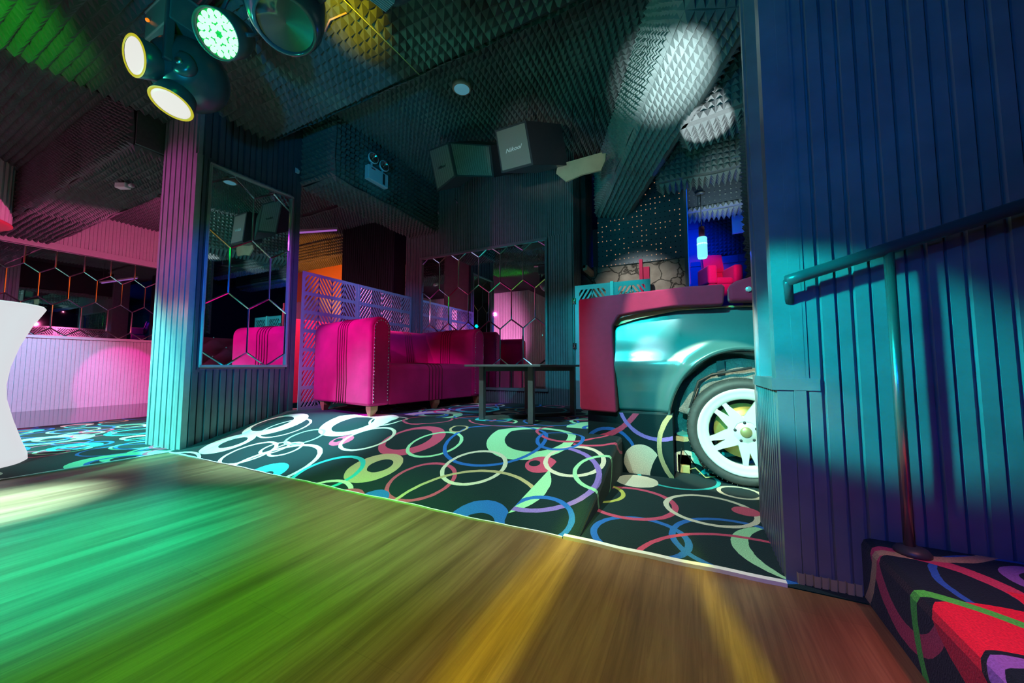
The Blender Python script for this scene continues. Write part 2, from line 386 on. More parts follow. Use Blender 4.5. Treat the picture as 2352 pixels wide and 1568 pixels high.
def foam(mb,P0,U,V,N,nu,nv,s,h,keep=None,mi=0,seed=0,lean=.25):
    """pyramid foam: grid of s-metre cells from P0 along unit U,V; tips along N; 10-cell sheets sag and lean a little"""
    rg=random.Random(seed); P0=Vector(P0); U=Vector(U); V=Vector(V); N=Vector(N)
    T={}
    vs=[]; fs=[]; idx={}
    def base(i,j):
        if (i,j) in idx: return idx[(i,j)]
        idx[(i,j)]=len(vs); w=.006*math.sin(i*.7+j*.31)+.005*math.sin(j*.9-i*.2)
        vs.append(P0+U*(i*s)+V*(j*s)+N*w); return idx[(i,j)]
    for i in range(nu):
        for j in range(nv):
            if keep and not keep(P0+U*((i+.5)*s)+V*((j+.5)*s)): continue
            t=(i//10,j//8)
            if t not in T: T[t]=(rg.uniform(-lean,lean),rg.uniform(-lean,lean),rg.uniform(.85,1.1))
            lu,lv,hh=T[t]
            a,b,c,d=base(i,j),base(i+1,j),base(i+1,j+1),base(i,j+1)
            ap=len(vs); vs.append(P0+U*((i+.5+lu*.6+rg.uniform(-.07,.07))*s)+V*((j+.5+lv*.6+rg.uniform(-.07,.07))*s)+N*(h*hh*rg.uniform(.9,1.08)))
            fs+= [(a,b,ap),(b,c,ap),(c,d,ap),(d,a,ap)]
    mb.add(vs,fs,mi)

def clipseg(a,b,u0,u1,v0,v1):
    t0,t1=0.,1.; dx,dy=b[0]-a[0],b[1]-a[1]
    for p,q in ((-dx,a[0]-u0),(dx,u1-a[0]),(-dy,a[1]-v0),(dy,v1-a[1])):
        if abs(p)<1e-9:
            if q<0: return None
        else:
            r=q/p
            if p<0: t0=max(t0,r)
            else: t1=min(t1,r)
    if t1-t0<1e-3: return None
    return ((a[0]+dx*t0,a[1]+dy*t0),(a[0]+dx*t1,a[1]+dy*t1))
def hexlines(u0,u1,v0,v1,cu,cv,w,side,ap):
    """pointy-top hexagon net clipped to a rectangle"""
    segs=set(); row=side+ap; out=[]
    for r in range(-12,13):
        for q in range(-40,41):
            x=cu+q*w+(w/2 if r%2 else 0); y=cv+r*row
            if x<u0-w or x>u1+w or y<v0-row or y>v1+row: continue
            P=[(x-w/2,y-side/2),(x-w/2,y+side/2),(x,y+side/2+ap),(x+w/2,y+side/2),(x+w/2,y-side/2),(x,y-side/2-ap)]
            for i in range(6):
                a,b=P[i],P[(i+1)%6]; k=tuple(sorted([(round(a[0],3),round(a[1],3)),(round(b[0],3),round(b[1],3))]))
                if k in segs: continue
                segs.add(k); c=clipseg(a,b,u0,u1,v0,v1)
                if c: out.append(c)
    return out
def hexmirror(name,label,fn,u0,u1,v0,v1,cu,cv,w,side,ap,frame,bw=.014,extra=(),fw=.03):
    """fn(u,v,d) -> world, d outward from the wall"""
    o=thing(name,label,'mirror',fn((u0+u1)/2,v0,0))
    inv=Matrix.Translation(-Vector(fn((u0+u1)/2,v0,0)))
    F=lambda u,v,d: inv@Vector(fn(u,v,d))
    m=MB(); m.prism([(u0,v0),(u1,v0),(u1,v1),(u0,v1)],F,.006); m.build('mirror_glass',MIRROR,o)
    m=MB()
    for a,b in list(hexlines(u0,u1,v0,v1,cu,cv,w,side,ap))+list(extra):
        dx,dy=b[0]-a[0],b[1]-a[1]; l=math.hypot(dx,dy) or 1; nx,ny=-dy/l*bw/2,dx/l*bw/2
        vs=[F(a[0]+nx,a[1]+ny,.0062),F(b[0]+nx,b[1]+ny,.0062),F(b[0]-nx,b[1]-ny,.0062),F(a[0]-nx,a[1]-ny,.0062),F(a[0],a[1],.0105),F(b[0],b[1],.0105)]
        m.add(vs,[(0,1,5,4),(2,3,4,5),(0,4,3),(1,2,5)])
    m.build('bevelled_strip',BEVEL,o)
    m=MB()
    for (a,b,c,d) in ((u0-fw,v0-fw,u1+fw,v0),(u0-fw,v1,u1+fw,v1+fw),(u0-fw,v0,u0,v1),(u1,v0,u1+fw,v1)):
        m.prism([(a,b),(c,b),(c,d),(a,d)],F,.028)
        # small inner step of the moulding
    m.build('frame',frame,o,bevel=.004,seg=2)
    return o

def clip_poly(poly,u0,u1,v0,v1):
    def cl(P,f,g):
        out=[]
        for i in range(len(P)):
            a,b=P[i],P[(i+1)%len(P)]; fa,fb=f(a),f(b)
            if fa>=0: out.append(a)
            if (fa>=0)!=(fb>=0):
                t=fa/(fa-fb); out.append((a[0]+(b[0]-a[0])*t,a[1]+(b[1]-a[1])*t))
        return out
    P=poly
    for f in (lambda p:p[0]-u0,lambda p:u1-p[0],lambda p:p[1]-v0,lambda p:v1-p[1]):
        P=cl(P,f,None)
        if len(P)<3: return None
    return P
def chevron_panel(F,u0,u1,v0,v1,W,rowh,rail=.03,bar=.016,gap=.016,edge=.03,t=.006,slope=1.5,ph=0):
    """laser-cut sheet: frame and rails with slanting bars between them, leaving open chevron slots"""
    m=MB(); R=lambda a,b,c,d: m.prism([(a,b),(c,b),(c,d),(a,d)],F,t)
    R(u0,v0,u1,v0+edge); R(u0,v1-edge,u1,v1); R(u0,v0+edge,u0+edge,v1-edge); R(u1-edge,v0+edge,u1,v1-edge)
    iu0,iu1,iv0,iv1=u0+edge,u1-edge,v0+edge,v1-edge
    n=max(1,round((iv1-iv0)/rowh)); rh=(iv1-iv0)/n; nk=max(1,round((iu1-iu0)/W)); wk=(iu1-iu0)/nk
    for r in range(n):
        a=iv0+r*rh; b=a+rh
        if r: R(iu0,a-rail/2,iu1,a+rail/2)
        b0=a+(rail/2 if r else 0); b1=b-(rail/2 if r<n-1 else 0)
        for k in range(nk):
            c0=iu0+k*wk; c1=c0+wk; s=slope if (k+ph)%2==0 else -slope
            # vertical web between the slots
            if k: R(c0-.005,b0,c0+.005,b1)
            step=(bar+gap)*math.hypot(1,slope); hgt=bar*math.hypot(1,slope)
            lo=b0-abs(slope)*wk-step
            v=lo+((0) if s>0 else 0)
            while v<b1+abs(slope)*wk:
                if s>0: poly=[(c0,v),(c1,v+s*wk),(c1,v+s*wk+hgt),(c0,v+hgt)]
                else: poly=[(c0,v-s*wk),(c1,v),(c1,v+hgt),(c0,v-s*wk+hgt)]
                P=clip_poly(poly,c0,c1,b0,b1)
                if P: m.prism(P,F,t)
                v+=step
    return m
# ================================================================= the setting
FX=Vector((1,0,0)); FY=Vector((0,1,0)); FZ=Vector((0,0,1))
ZC=3.05      # main ceiling
SL=.215/.84  # slope of the ramp
# --- floors
m=MB(); m.box((-3.55,-3,-.06),(3.2,1.36,0)); struct(m.build('floor',WOODF),'worn brown laminate dance floor in front of the carpet')
m=MB(); m.box((-6.2,-3,-.06),(-3.55,3.6,.002)); m.box((-3.55,1.36,-.06),(-3.5,3.6,.002))
# ramp and platform carpet (uv = plan position, side wraps down)
m=MB(); xl,xr=-3.55,-.40
prof=[(1.36,.003),(1.70,.003+.34*SL),(2.05,.003+.69*SL),(2.2,.217),(2.5,.218)]
nx=24
xs=[xl+(xr-.03-xl)*i/nx for i in range(nx+1)]+[xr-.012,xr-.003,xr]
drop=[0]*(nx+1)+[.003,.012,.03]; uoff=[0]*(nx+1)+[.0,.0,.01]
vs=[];uvd=[]
for (y,z) in prof:
    for x,d in zip(xs,drop):
        vs.append((x,y,max(.0005,z-d*min(1,(z)/.06)))); uvd.append((x,y))
    vs.append((xr,y,-.002)); uvd.append((xr+z,y))
nc=len(xs)+1; fs=[];uvs=[]
for j in range(len(prof)-1):
    for i in range(nc-1):
        f=(j*nc+i,j*nc+i+1,(j+1)*nc+i+1,(j+1)*nc+i); fs.append(f); uvs.append([uvd[k] for k in f])
m.add(vs,fs,0,False,uvs)
o=m.build('ramp_floor',CARP_MAIN,uvmap=True); struct(o,'carpeted ramp with coloured rings rising from the dance floor')
m=MB(); m.add([(xl,2.5,.2175),(3.2,2.5,.2175),(3.2,6.3,.2175),(xl,6.3,.2175),(-8.7,3.6,.2175),(-8.7,6.3,.2175),(xl,3.6,.2175),(xr,2.5,-.002),(xl,2.5,0),(3.2,2.5,0)],[(0,1,2,3),(4,6,3,5),(8,9,1,0)],0,False,[[(xl,2.5),(3.2,2.5),(3.2,6.3),(xl,6.3)],[(-8.7,3.6),(xl,3.6),(xl,6.3),(-8.7,6.3)],[(xl,0),(3.2,0),(3.2,.2),(xl,.2)]])
o=m.build('platform_floor',CARP_TILE,uvmap=True); struct(o,'raised carpeted platform under the sofa and coffee table')
# lower carpet to the right of the ramp, up to the car
m=MB(); m.add([(xr-.02,1.36,.003),(3.2,1.36,.003),(3.2,2.52,.003),(xr-.02,2.52,.003)],[(0,1,2,3)],0,False,[[(xr-.02,1.36),(3.2,1.36),(3.2,2.52),(xr-.02,2.52)]])
o=m.build('lower_floor',CARP_LOW,uvmap=True); struct(o,'ring-patterned carpet at floor level in front of the car wheel')
# left room carpet + glossy tile
m=MB(); m.add([(-6.3,-3,.003),(-3.55,-3,.003),(-3.55,3.6,.003),(-6.3,3.6,.003)],[(0,1,2,3)],0,False,[[(-6.3,-3),(-3.55,-3),(-3.55,3.6),(-6.3,3.6)]])
o=m.build('left_room_floor',CARP_TILE,uvmap=True); struct(o,'ring-patterned carpet of the side room left of the pillar')
m=MB(); m.box((-8.7,-3,-.06),(-6.3,3.6,.0)); struct(m.build('tile_floor',GLOSSF),'dark glossy floor strip below the pink wall')
# white carpet edge trims
def wavy(x0,x1,w,h):
    m=MB(); n=60; vs=[]
    for i in range(n+1):
        x=x0+(x1-x0)*i/n; dy=.004*math.sin(x*9)+.002*math.sin(x*31)
        vs+= [(x,1.352+dy,.0),(x,1.352+dy,h),(x,1.352+dy+w,h),(x,1.352+dy+w,0)]
    fs=[]
    for i in range(n):
        for k in range(3): fs.append((4*i+k,4*i+4+k,4*i+5+k,4*i+k+1))
    m.add(vs,fs,0,False); return m
struct(wavy(-3.55,-.46,.007,.007).build('trim_1',EDGE),'thin pale edge strip between ramp carpet and dance floor')
struct(wavy(-.455,.232,.02,.012).build('trim_2',EDGE),'broad white edge strip between lower carpet and dance floor')
m=MB(); m.box((-3.556,-.5,0),(-3.544,1.36,.006)); struct(m.build('trim_3',EDGE))

# --- left room: pink ribbed wall with mirror band
m=MB(); ribbed(m,(-8.6,-1.5),FY,6.6,0,1.07,FX,.086,.014); ribbed(m,(-8.6,-1.5),FY,6.6,2.48,3.1,FX,.086,.014)
m.box((-8.75,-3.0,0),(-8.601,5.3,3.1)); m.box((-8.61,-1.5,1.06),(-8.55,3.6,1.10)); m.box((-8.61,-1.5,2.40),(-8.55,3.6,2.44)); m.box((-8.61,-1.5,2.44),(-8.565,3.6,2.50))
struct(m.build('wall_left',PINKW),'ribbed wall lit pink beyond the pillar')
hexmirror('hexagon_wall_mirror','long dark mirror band of hexagon panes on the pink ribbed wall',(lambda u,v,d:(-8.6+d,u,v)),-1.4,3.5,1.10,2.40,1.79,1.85,.29,.35,.11,PINKW,bw=.018,fw=.0005)
# --- back wall of far area (behind the screen)
m=MB(); ribbed(m,(-8.7,5.2),FX,5.3,.2,2.1,-FY,.05,.012); m.box((-8.7,5.2,.2),(-3.4,5.3,3.1)); struct(m.build('wall_back_left',PINKW))
m=MB(); m.box((-8.7,5.17,2.1),(-3.4,5.199,3.05)); struct(m.build('trim_4',ORANGEW),'orange-lit panel band above the cut-out screen')
m=MB(); ribbed(m,(-5.5,4.35),FX,1.22,.2,3.1,-FY,.05,.014); m.box((-5.5,4.352,.2),(-4.28,4.75,3.1)); struct(m.build('wall_column_back',mat('matt_black_ribs',(.008,.009,.012),.5)),'black ribbed column standing behind the cut-out screen')
m=MB(); m.box((-4.28,4.6,.2),(-3.8,4.7,2.35)); struct(m.build('wall_stone_left',STONE))
# --- back wall on the right, blue room
m=MB(); m.box((-1.2,6.3,.2),(3.2,6.4,3.2))
for i in range(7): m.box((-1.2+i*.62,6.285,.2),(-1.19+i*.62,6.3,3.0))
for z in (1.0,1.6,2.2,2.8): m.box((-1.2,6.285,z),(3.2,6.3,z+.01))
struct(m.build('wall_back',BLUEW),'dark panelled wall of the blue-lit back room')
m=MB(); foam(m,(.15,6.28,2.32),FX,FZ,-FY,34,12,.055,.05,seed=41); struct(m.build('wall_foam_back',FOAM))
# rear shell behind the viewpoint and on the far right
m=MB(); m.box((-8.75,-3.1,0),(3.3,-3,3.2)); struct(m.build('wall_front',DARK))
m=MB(); ribbed(m,(-8.6,-2.995),FX,5.2,0,3.1,FY,.12,.02); struct(m.build('wall_front_cladding',PINKW))
m=MB(); m.box((3.2,-3,0),(3.3,6.4,3.2)); struct(m.build('wall_right',DARK))
# --- the mirror wall behind the coffee table
m=MB(); Y0=3.85; K=Y0/3.73
ribbed(m,(-3.56,Y0),FX,.26,.2175,2.42,-FY,.052,.016)
ribbed(m,(-3.56,Y0),FX,2.40,2.13,3.1,-FY,.052,.014)
ribbed(m,(-1.44,Y0),FX,.28,.2175,2.13,-FY,.052,.014)
ribbed(m,(-3.30,Y0),FX,1.86,.2175,.36,-FY,.052,.014)
m.box((-3.56,Y0+.001,.2175),(-1.16,4.15,3.1)); m.box((-1.20,Y0-.018,.2175),(-1.16,Y0+.01,2.13))
ribbed(m,(-1.158,Y0),FY,.3,.2175,3.1,FX,.045,.012)
struct(m.build('wall_mirror_niche',PAINT),'dark ribbed wall carrying the wide hexagon mirror')
hexmirror('hexagon_wall_mirror','wide hexagon-pane mirror behind the sofa and coffee table',(lambda u,v,d:(u,Y0-d,v)),-3.16*K,-1.43*K,.39,.65+1.4*K,-2.294*K,.65+.705*K,.296*K,.342*K,.107*K,PAINT,bw=.017,
  extra=[((-1.71*K,.39),(-1.71*K,1.0)),((-2.0*K,.39),(-2.0*K,.65))])
m=MB(); m.box((-1.16,4.15,1.80),(-1.09,4.5,3.1)); ribbed(m,(-1.09,4.15),FY,.35,1.83,3.1,FX,.045,.01); struct(m.build('wall_side_hanging',PAINTD),'ribbed hanging side panel right of the hexagon mirror wall')
m=MB(); m.box((-1.12,4.15,1.77),(-1.07,4.5,1.83)); struct(m.build('trim_5',PLY))
# --- foam ceiling beam running back from the pillar; carries emergency lamp
m=MB(); m.box((-3.5,2.27,2.47),(-3.03,4.1,3.1)); struct(m.build('ceiling_beam_core',DARK))
m=MB(); foam(m,(-3.03,2.27,2.47),FY,FZ,FX,31,11,.055,.045,seed=2); foam(m,(-3.5,2.27,2.46),FX,FY,-FZ,9,31,.055,.045,seed=3); foam(m,(-3.5,2.265,2.47),FX,FZ,-FY,9,11,.055,.045,seed=4)
struct(m.build('ceiling_beam_foam',FOAM),'foam-clad ceiling beam with the emergency lamp, right of the pillar')
# --- ceilings
m=MB(); m.box((-8.75,-3,3.1),(3.3,6.4,3.2)); m.box((-4.1,-3,2.80),(3.2,1.97,3.1)); struct(m.build('ceiling',DARK))
s=.060
m=MB(); foam(m,(-4.08,.20,2.785),FX,FY,-FZ,66,29,s,.05,seed=11); foam(m,(-.12,.20,2.785),FX,FY,-FZ,30,29,s,.05,seed=12)
struct(m.build('ceiling_foam_soffit',FOAM),'lower soffit of pyramid foam over the dance floor')
m=MB(); foam(m,(-4.08,1.975,2.78),FX,FZ,FY,60,5,s,.03,seed=13); struct(m.build('ceiling_foam_soffit_edge',FOAM))
m=MB(); foam(m,(-3.5,1.99,3.09),FX,FY,-FZ,118,48,.054,.05,seed=14,keep=lambda p:p.y<4.6); struct(m.build('ceiling_foam_upper',FOAM),'higher ceiling of small foam pyramids above the sofa')
m=MB(); foam(m,(-8.6,3.7,3.09),FX,FY,-FZ,90,27,.056,.042,seed=15); foam(m,(-7.8,4.5,2.70),FX,FZ,-FY,41,6,.056,.04,seed=16); m.box((-7.8,4.51,2.69),(-5.5,4.9,3.1)); foam(m,(-7.8,4.51,2.69),FX,FY,-FZ,41,7,.056,.04,seed=17)
struct(m.build('ceiling_foam_rear_left',FOAM))
m=MB(); foam(m,(-8.6,.3,3.09),FX,FY,-FZ,80,16,.056,.045,seed=18); foam(m,(-8.6,1.75,3.09),FX,FY,-FZ,80,33,.056,.045,seed=19)
foam(m,(-4.1,.25,2.78),FY,FZ,-FX,30,5,.056,.045,seed=20)
struct(m.build('ceiling_foam_left_room',FOAM),'foam ceiling of the left side room')
m=MB(); m.box((-8.6,1.22,2.50),(-4.1,1.72,3.1)); foam(m,(-8.6,1.21,2.49),FX,FY,-FZ,80,9,.056,.045,seed=21,lean=.4); foam(m,(-8.6,1.21,2.49),FX,FZ,-FY,80,11,.056,.045,seed=22,lean=.4); foam(m,(-8.6,1.73,2.49),FX,FZ,FY,80,11,.056,.045,seed=23)
struct(m.build('ceiling_beam_left_room',FOAM),'foam-clad beam crossing the left side room')
# diagonal foam beam on the right, bottom at 2.5 m
def beam(name,A,B,w,zb,zt,seed,mt,label=None,s=.052,ends=False):
    A=Vector((*A,0)); B=Vector((*B,0)); U=(B-A).normalized(); S=Vector((U.y,-U.x,0)) # S to the right of travel
    Ln=(B-A).length; m=MB(); P=[A,B,B+S*w,A+S*w]
    m.add([(p.x,p.y,zb) for p in P]+[(p.x,p.y,zt) for p in P],[(0,1,2,3),(4,5,6,7),(0,1,5,4),(1,2,6,5),(2,3,7,6),(3,0,4,7)])
    n=int(Ln/s); k=int(w/s); h=int((zt-zb)/s)
    foam(m,A+FZ*zb,U,S,-FZ,n,k,s,.055,seed=seed); foam(m,A+FZ*zb,U,FZ,-S,n,h,s,.04,seed=seed+1); foam(m,A+S*w+FZ*zb,U,FZ,S,n,h,s,.04,seed=seed+2)
    foam(m,A+FZ*zb,S,FZ,-U,k,h,s,.04,seed=seed+3)
    return struct(m.build(name,mt),label)
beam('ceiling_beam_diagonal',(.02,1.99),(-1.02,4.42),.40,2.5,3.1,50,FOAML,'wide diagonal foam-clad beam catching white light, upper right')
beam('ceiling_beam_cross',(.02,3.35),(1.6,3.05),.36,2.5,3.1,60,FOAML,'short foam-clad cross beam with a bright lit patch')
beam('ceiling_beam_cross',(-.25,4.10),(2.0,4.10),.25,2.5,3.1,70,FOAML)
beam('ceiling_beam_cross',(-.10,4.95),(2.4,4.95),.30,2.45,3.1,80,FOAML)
m=MB(); m.box((-.05,4.62,2.5),(2.4,4.66,2.75)); struct(m.build('ceiling_panel_lit',BLUEW))
# --- perforated sheet over stone
m=MB(); m.box((-1.02,4.5,1.88),(-.04,4.53,3.0)); struct(m.build('wall_perforated_sheet',PERF),'perforated metal sheet above the stone wall')
m=MB(); m.box((-1.30,4.53,.2),(-.04,4.75,1.90)); struct(m.build('wall_stone',STONE),'rubble stone wall above the red car hood')
m=MB(); m.box((-.04,4.46,.2),(-.005,4.60,3.0)); struct(m.build('trim_6',PAINT)); m=MB(); m.box((-.004,4.47,.2),(.004,4.49,3.0)); struct(m.build('trim_7',EDGEGLOW))  # thin strip added to carry the painted blue edge light

# --- left pillar
m=MB(); X1=-3.523
ribbed(m,(-4.09,1.412),FX,.56,0,2.79,-FY,.093,.016)
ribbed(m,(-4.09,2.25),-FY,.84,0,2.79,-FX,.093,.016)
m.box((-4.088,1.413,0),(X1-.001,2.249,3.1))
m.box((X1-.03,1.40,0),(X1+.012,1.44,2.36))
struct(m.build('wall_pillar',PAINTL),'tall ribbed pillar lit pink, turquoise and blue at left')
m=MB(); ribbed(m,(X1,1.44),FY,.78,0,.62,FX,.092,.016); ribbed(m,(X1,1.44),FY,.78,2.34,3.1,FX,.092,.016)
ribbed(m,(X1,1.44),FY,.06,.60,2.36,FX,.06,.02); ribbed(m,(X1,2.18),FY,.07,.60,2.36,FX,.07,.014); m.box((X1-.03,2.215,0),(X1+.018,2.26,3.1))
struct(m.build('wall_pillar_flank',mat('pillar_paint_shaded',(.07,.08,.11),.28,noise=.2,nscale=14)),'ribbed flank of the pillar around the tall mirror, darkened to paint in its shade')  # pillar paint copied darker; the flank's shade is put into the colour
hexmirror('hexagon_pillar_mirror','tall narrow hexagon-pane mirror on the side of the pillar',(lambda u,v,d:(X1+d,u,v)),1.505,2.165,.657,2.305,1.835,1.465,.33,.39,.115,PAINTL,bw=.016,fw=.02)

# --- right wall block with handrail; left flank carries a mirror
XR=.243; YR=1.41
m=MB(); ribbed(m,(XR+.03,YR),FX,2.6,0,3.1,-FY,.079,.013)
ribbed(m,(XR,1.86),-FY,.44,0,.575,-FX,.036,.008)
m.box((XR+.002,YR+.001,0),(2.9,1.87,.575)); m.box((XR+.06,YR+.001,.575),(2.9,1.87,3.1))
m.box((XR-.008,YR-.012,.61),(XR+.075,YR+.05,3.1)); m.box((XR-.006,YR-.010,0),(XR+.034,YR+.02,.60))
m.box((XR-.02,1.345+.05,.575),(XR+.1,1.80,.612))
struct(m.build('wall_side_ribbed',PAINTB),'ribbed metal side wall with handrail on the right')
m=MB(); m.box((XR-.01,1.675,.612),(XR+.06,1.76,3.1)); m.box((XR-.018,1.70,.612),(XR-.01,1.735,3.1)); struct(m.build('trim_8',PAINTB),'glossy post of the narrow mirror recess beside the car')
o=thing('narrow_wall_mirror','narrow upright mirror strip on the flank of the ribbed right wall','mirror',(XR+.055,1.46,.612))
m=MB(); m.box((0,0,0),(.004,.21,2.4)); m.build('mirror_glass',MIRROR,o)
# foam-clad hanging wall behind it
m=MB(); m.box((.42,1.90,1.2),(.60,3.3,3.1)); foam(m,(.415,1.90,1.2),FY,FZ,-FX,26,35,.053,.04,seed=90,lean=.5); foam(m,(.415,1.90,1.2),FX,FZ,-FY,4,35,.053,.04,seed=91)
struct(m.build('wall_foam_hanging',FOAM),'foam-clad hanging wall edge left of the ribbed right wall')

# --- carpeted step at lower right
CARP_STAIR=carpet('ring_carpet_step',STAIR_R)
m=MB(); x0=.415; zt=.165
vs=[(x0,-1.5,-.002),(x0,-1.5,zt-.02),(x0+.006,-1.5,zt-.006),(x0+.02,-1.5,zt),(2.6,-1.5,zt)]
us=[x0-zt,x0-.02,x0-.006,x0+.02,2.6]
vs2=[(x,YR-.012,z) for x,_,z in vs]; fs=[];uvs=[]
for i in range(4):
    fs.append((i,5+i,6+i,1+i)[::-1]); uvs.append([(us[i],-1.5),(us[i],YR),(us[i+1],YR),(us[i+1],-1.5)][::-1])
m.add(vs+vs2,fs,0,False,uvs); struct(m.build('step_floor',CARP_STAIR,uvmap=True),'carpeted step with bold pink, red and green bands at lower right')
# carpet strip climbing the wall foot
m=MB(); ribbed(m,(.262,YR-.014),FX,.15,0.0,.035,-FY,.0395,.008); struct(m.build('baseboard_right',mat('carpet_upstand',(.45,.38,.22),.9)))

# ================================================================= handrail
o=thing('stair_handrail','black round handrail on a post in front of the right wall','handrail',(.49,1.33,.165))
r=.017
def H(x,y,z): return (x-.49,y-1.33,z-.165)
m=MB(); m.tube([H(.262,1.335,.905),H(.30,1.335,.916),H(.85,1.335,1.075),H(1.5,1.335,1.26)],r,14); m.tube([H(.265,1.335,.905),H(.28,1.40,.85)],.012,10); m.build('rail',RAIL,o)
m=MB(); m.tube([H(.492,1.335,.165),H(.492,1.335,.965)],.0115,12); m.build('post',POST,o)
m=MB(); m.lathe([(.001,.0),(.036,.0),(.036,.006),(.03,.014),(.014,.02),(.001,.02)],Matrix.Translation(H(.497,1.335,.1655)),20); m.build('floor_flange',BLACKM,o)
# ================================================================= sofa
def make_sofa():
    o=thing('velvet_sofa','magenta velvet sofa with studded arms and wooden feet on the platform','sofa',(-2.45,2.235,.2175),R_(-9.5))
    D=.955; L=1.475; zb=.085; H=.765
    # local: x = 0 front .. -D back ; y 0 near .. L far
    def arm(y0,w,name):
        m=MB(); n=10; prof=[]
        r=w*.5
        pr=[(y0,zb),(y0,zb+H-r)]+[(y0+r-r*math.cos(PI*k/n),zb+H-r+r*math.sin(PI*k/n)) for k in range(1,n)]+[(y0+w,zb+H-r),(y0+w,zb)]
        m.prism(pr,lambda u,v,t:(-t,u,v),D); a=m.build(name,VELVET,o,bevel=.028,seg=4)
        # recessed inner face on the front, with nail heads in an inverted U
        m=MB(); q=.028; pts=[(y0+q,zb+.02),(y0+q,zb+H-r)]+[(y0+r-(r-q)*math.cos(PI*k/n),zb+H-r+(r-q)*math.sin(PI*k/n)) for k in range(1,n)]+[(y0+w-q,zb+H-r),(y0+w-q,zb+.02)]
        m.prism(pts,lambda u,v,t:(t-.002,u,v),.010); m.build('front_pad',VELVET,a,bevel=.005,seg=2)
        m=MB(); path=[(y0+q*1.25,zb+.04+.028*i) for i in range(int((H-r-.04)/.028)+1)]
        path+= [(y0+r-(r-q*1.25)*math.cos(PI*k/9),zb+H-r+(r-q*1.25)*math.sin(PI*k/9)) for k in range(1,9)]
        path+= [(y0+w-q*1.25,zb+H-r-.028*i) for i in range(int((H-r-.04)/.028)+1)]
        for (u,v) in path: m.ball((.0095,u,v),.0066,6,0,(.6,1,1))
        m.build('nailhead_trim',STUD,a)
        # pleats over outer and inner side: dark tubes in place of groove shade
        m=MB()
        for k,x in enumerate((-.36,-.40,-.435,-.47,-.51)):
            p=[(x,y0-.002,zb+.01),(x+.01,y0-.003,zb+.2),(x-.004,y0-.003,zb+H*.55),(x,y0-.002,zb+H-r)]+[(x,y0+r-(r+.002)*math.cos(PI*j/n),zb+H-r+(r+.002)*math.sin(PI*j/n)) for j in range(1,n)]+[(x,y0+w+.002,zb+H-r),(x,y0+w+.002,zb+.3)]
            m.tube(p,.0042,6)
        m.build('pleat_shade_line',VELVETD,a)
        return a
    arm(0,.205,'armrest'); arm(L-.205,.205,'armrest')
    # seat
    m=MB(); n=6; f=.012
    pr=[(-D+.2,zb+.0),(-f,zb+.0),(-f-.0,zb+.30)]+[(-.075+.063*math.cos(PI/2*k/n),zb+.30+.055*math.sin(PI/2*k/n)) for k in range(1,n+1)]+[(-.30,zb+.365),(-D+.2,zb+.35)]
    m.prism(pr,lambda u,v,t:(u,.206+t,v),L-.412); s=m.build('seat',VELVET,o,bevel=.012,seg=3)
    m=MB()
    for k in range(5):
        y=.206+(L-.412)*.50+.042*(k-2); m.tube([(-f+.002,y,zb+.01),(-f+.004,y,zb+.30)]+[(-.075+.066*math.cos(PI/2*j/n),y,zb+.30+.058*math.sin(PI/2*j/n)) for j in range(1,n+1)]+[(-.30,y,zb+.367),(-D+.24,y,zb+.353)],.0045,6)
    m.build('pleat_shade_line',VELVETD,s)
    # back
    m=MB(); r=.085; z1=zb+H-.02
    pr=[(-D+.005,zb),(-D+.005,z1-r)]+[(-D+.005+r-r*math.cos(PI*k/8),z1-r+r*math.sin(PI*k/8)) for k in range(1,8)]+[(-D+.005+2*r,z1-r),(-D+.005+2*r+.05,zb+.36),(-D+.30,zb)]
    m.prism(pr,lambda u,v,t:(u,.10+t,v),L-.20); b=m.build('backrest',VELVET,o,bevel=.012,seg=3)
    m=MB()
    for g in (.36,.68,1.0):
        for k in range(4):
            y=g+.03*(k-1.5); m.tube([(-D+.006+2*r+.05,y,zb+.38),(-D+.007+2*r,y,z1-r)]+[(-D+.005+r-(r+.002)*math.cos(PI*j/8),y,z1-r+(r+.002)*math.sin(PI*j/8)) for j in range(7,0,-1)],.004,6)
    m.build('pleat_shade_line',VELVETD,b)
    for x,y in ((-.05,.035),(-.05,L*.5),(-.05,L-.10),(-D+.14,.035),(-D+.14,L-.10)):
        m=MB(); a=.036
        m.add([(x-a,y-.01,zb),(x+a,y-.01,zb),(x+a,y+.06,zb),(x-a,y+.06,zb),(x-.016,y+.0,0),(x+.016,y,0),(x+.016,y+.035,0),(x-.016,y+.035,0),(x-a*.95,y-.008,zb*.62),(x+a*.95,y-.008,zb*.62),(x+a*.95,y+.058,zb*.62),(x-a*.95,y+.058,zb*.62)],
          [(0,1,2,3),(7,6,5,4)]+[(i,(i+1)%4,8+(i+1)%4,8+i) for i in range(4)]+[(8+i,8+(i+1)%4,4+(i+1)%4,4+i) for i in range(4)])
        m.build('foot',WOODL,o)
    o.scale=(1.02,1.02,1.02)
    return o
make_sofa()

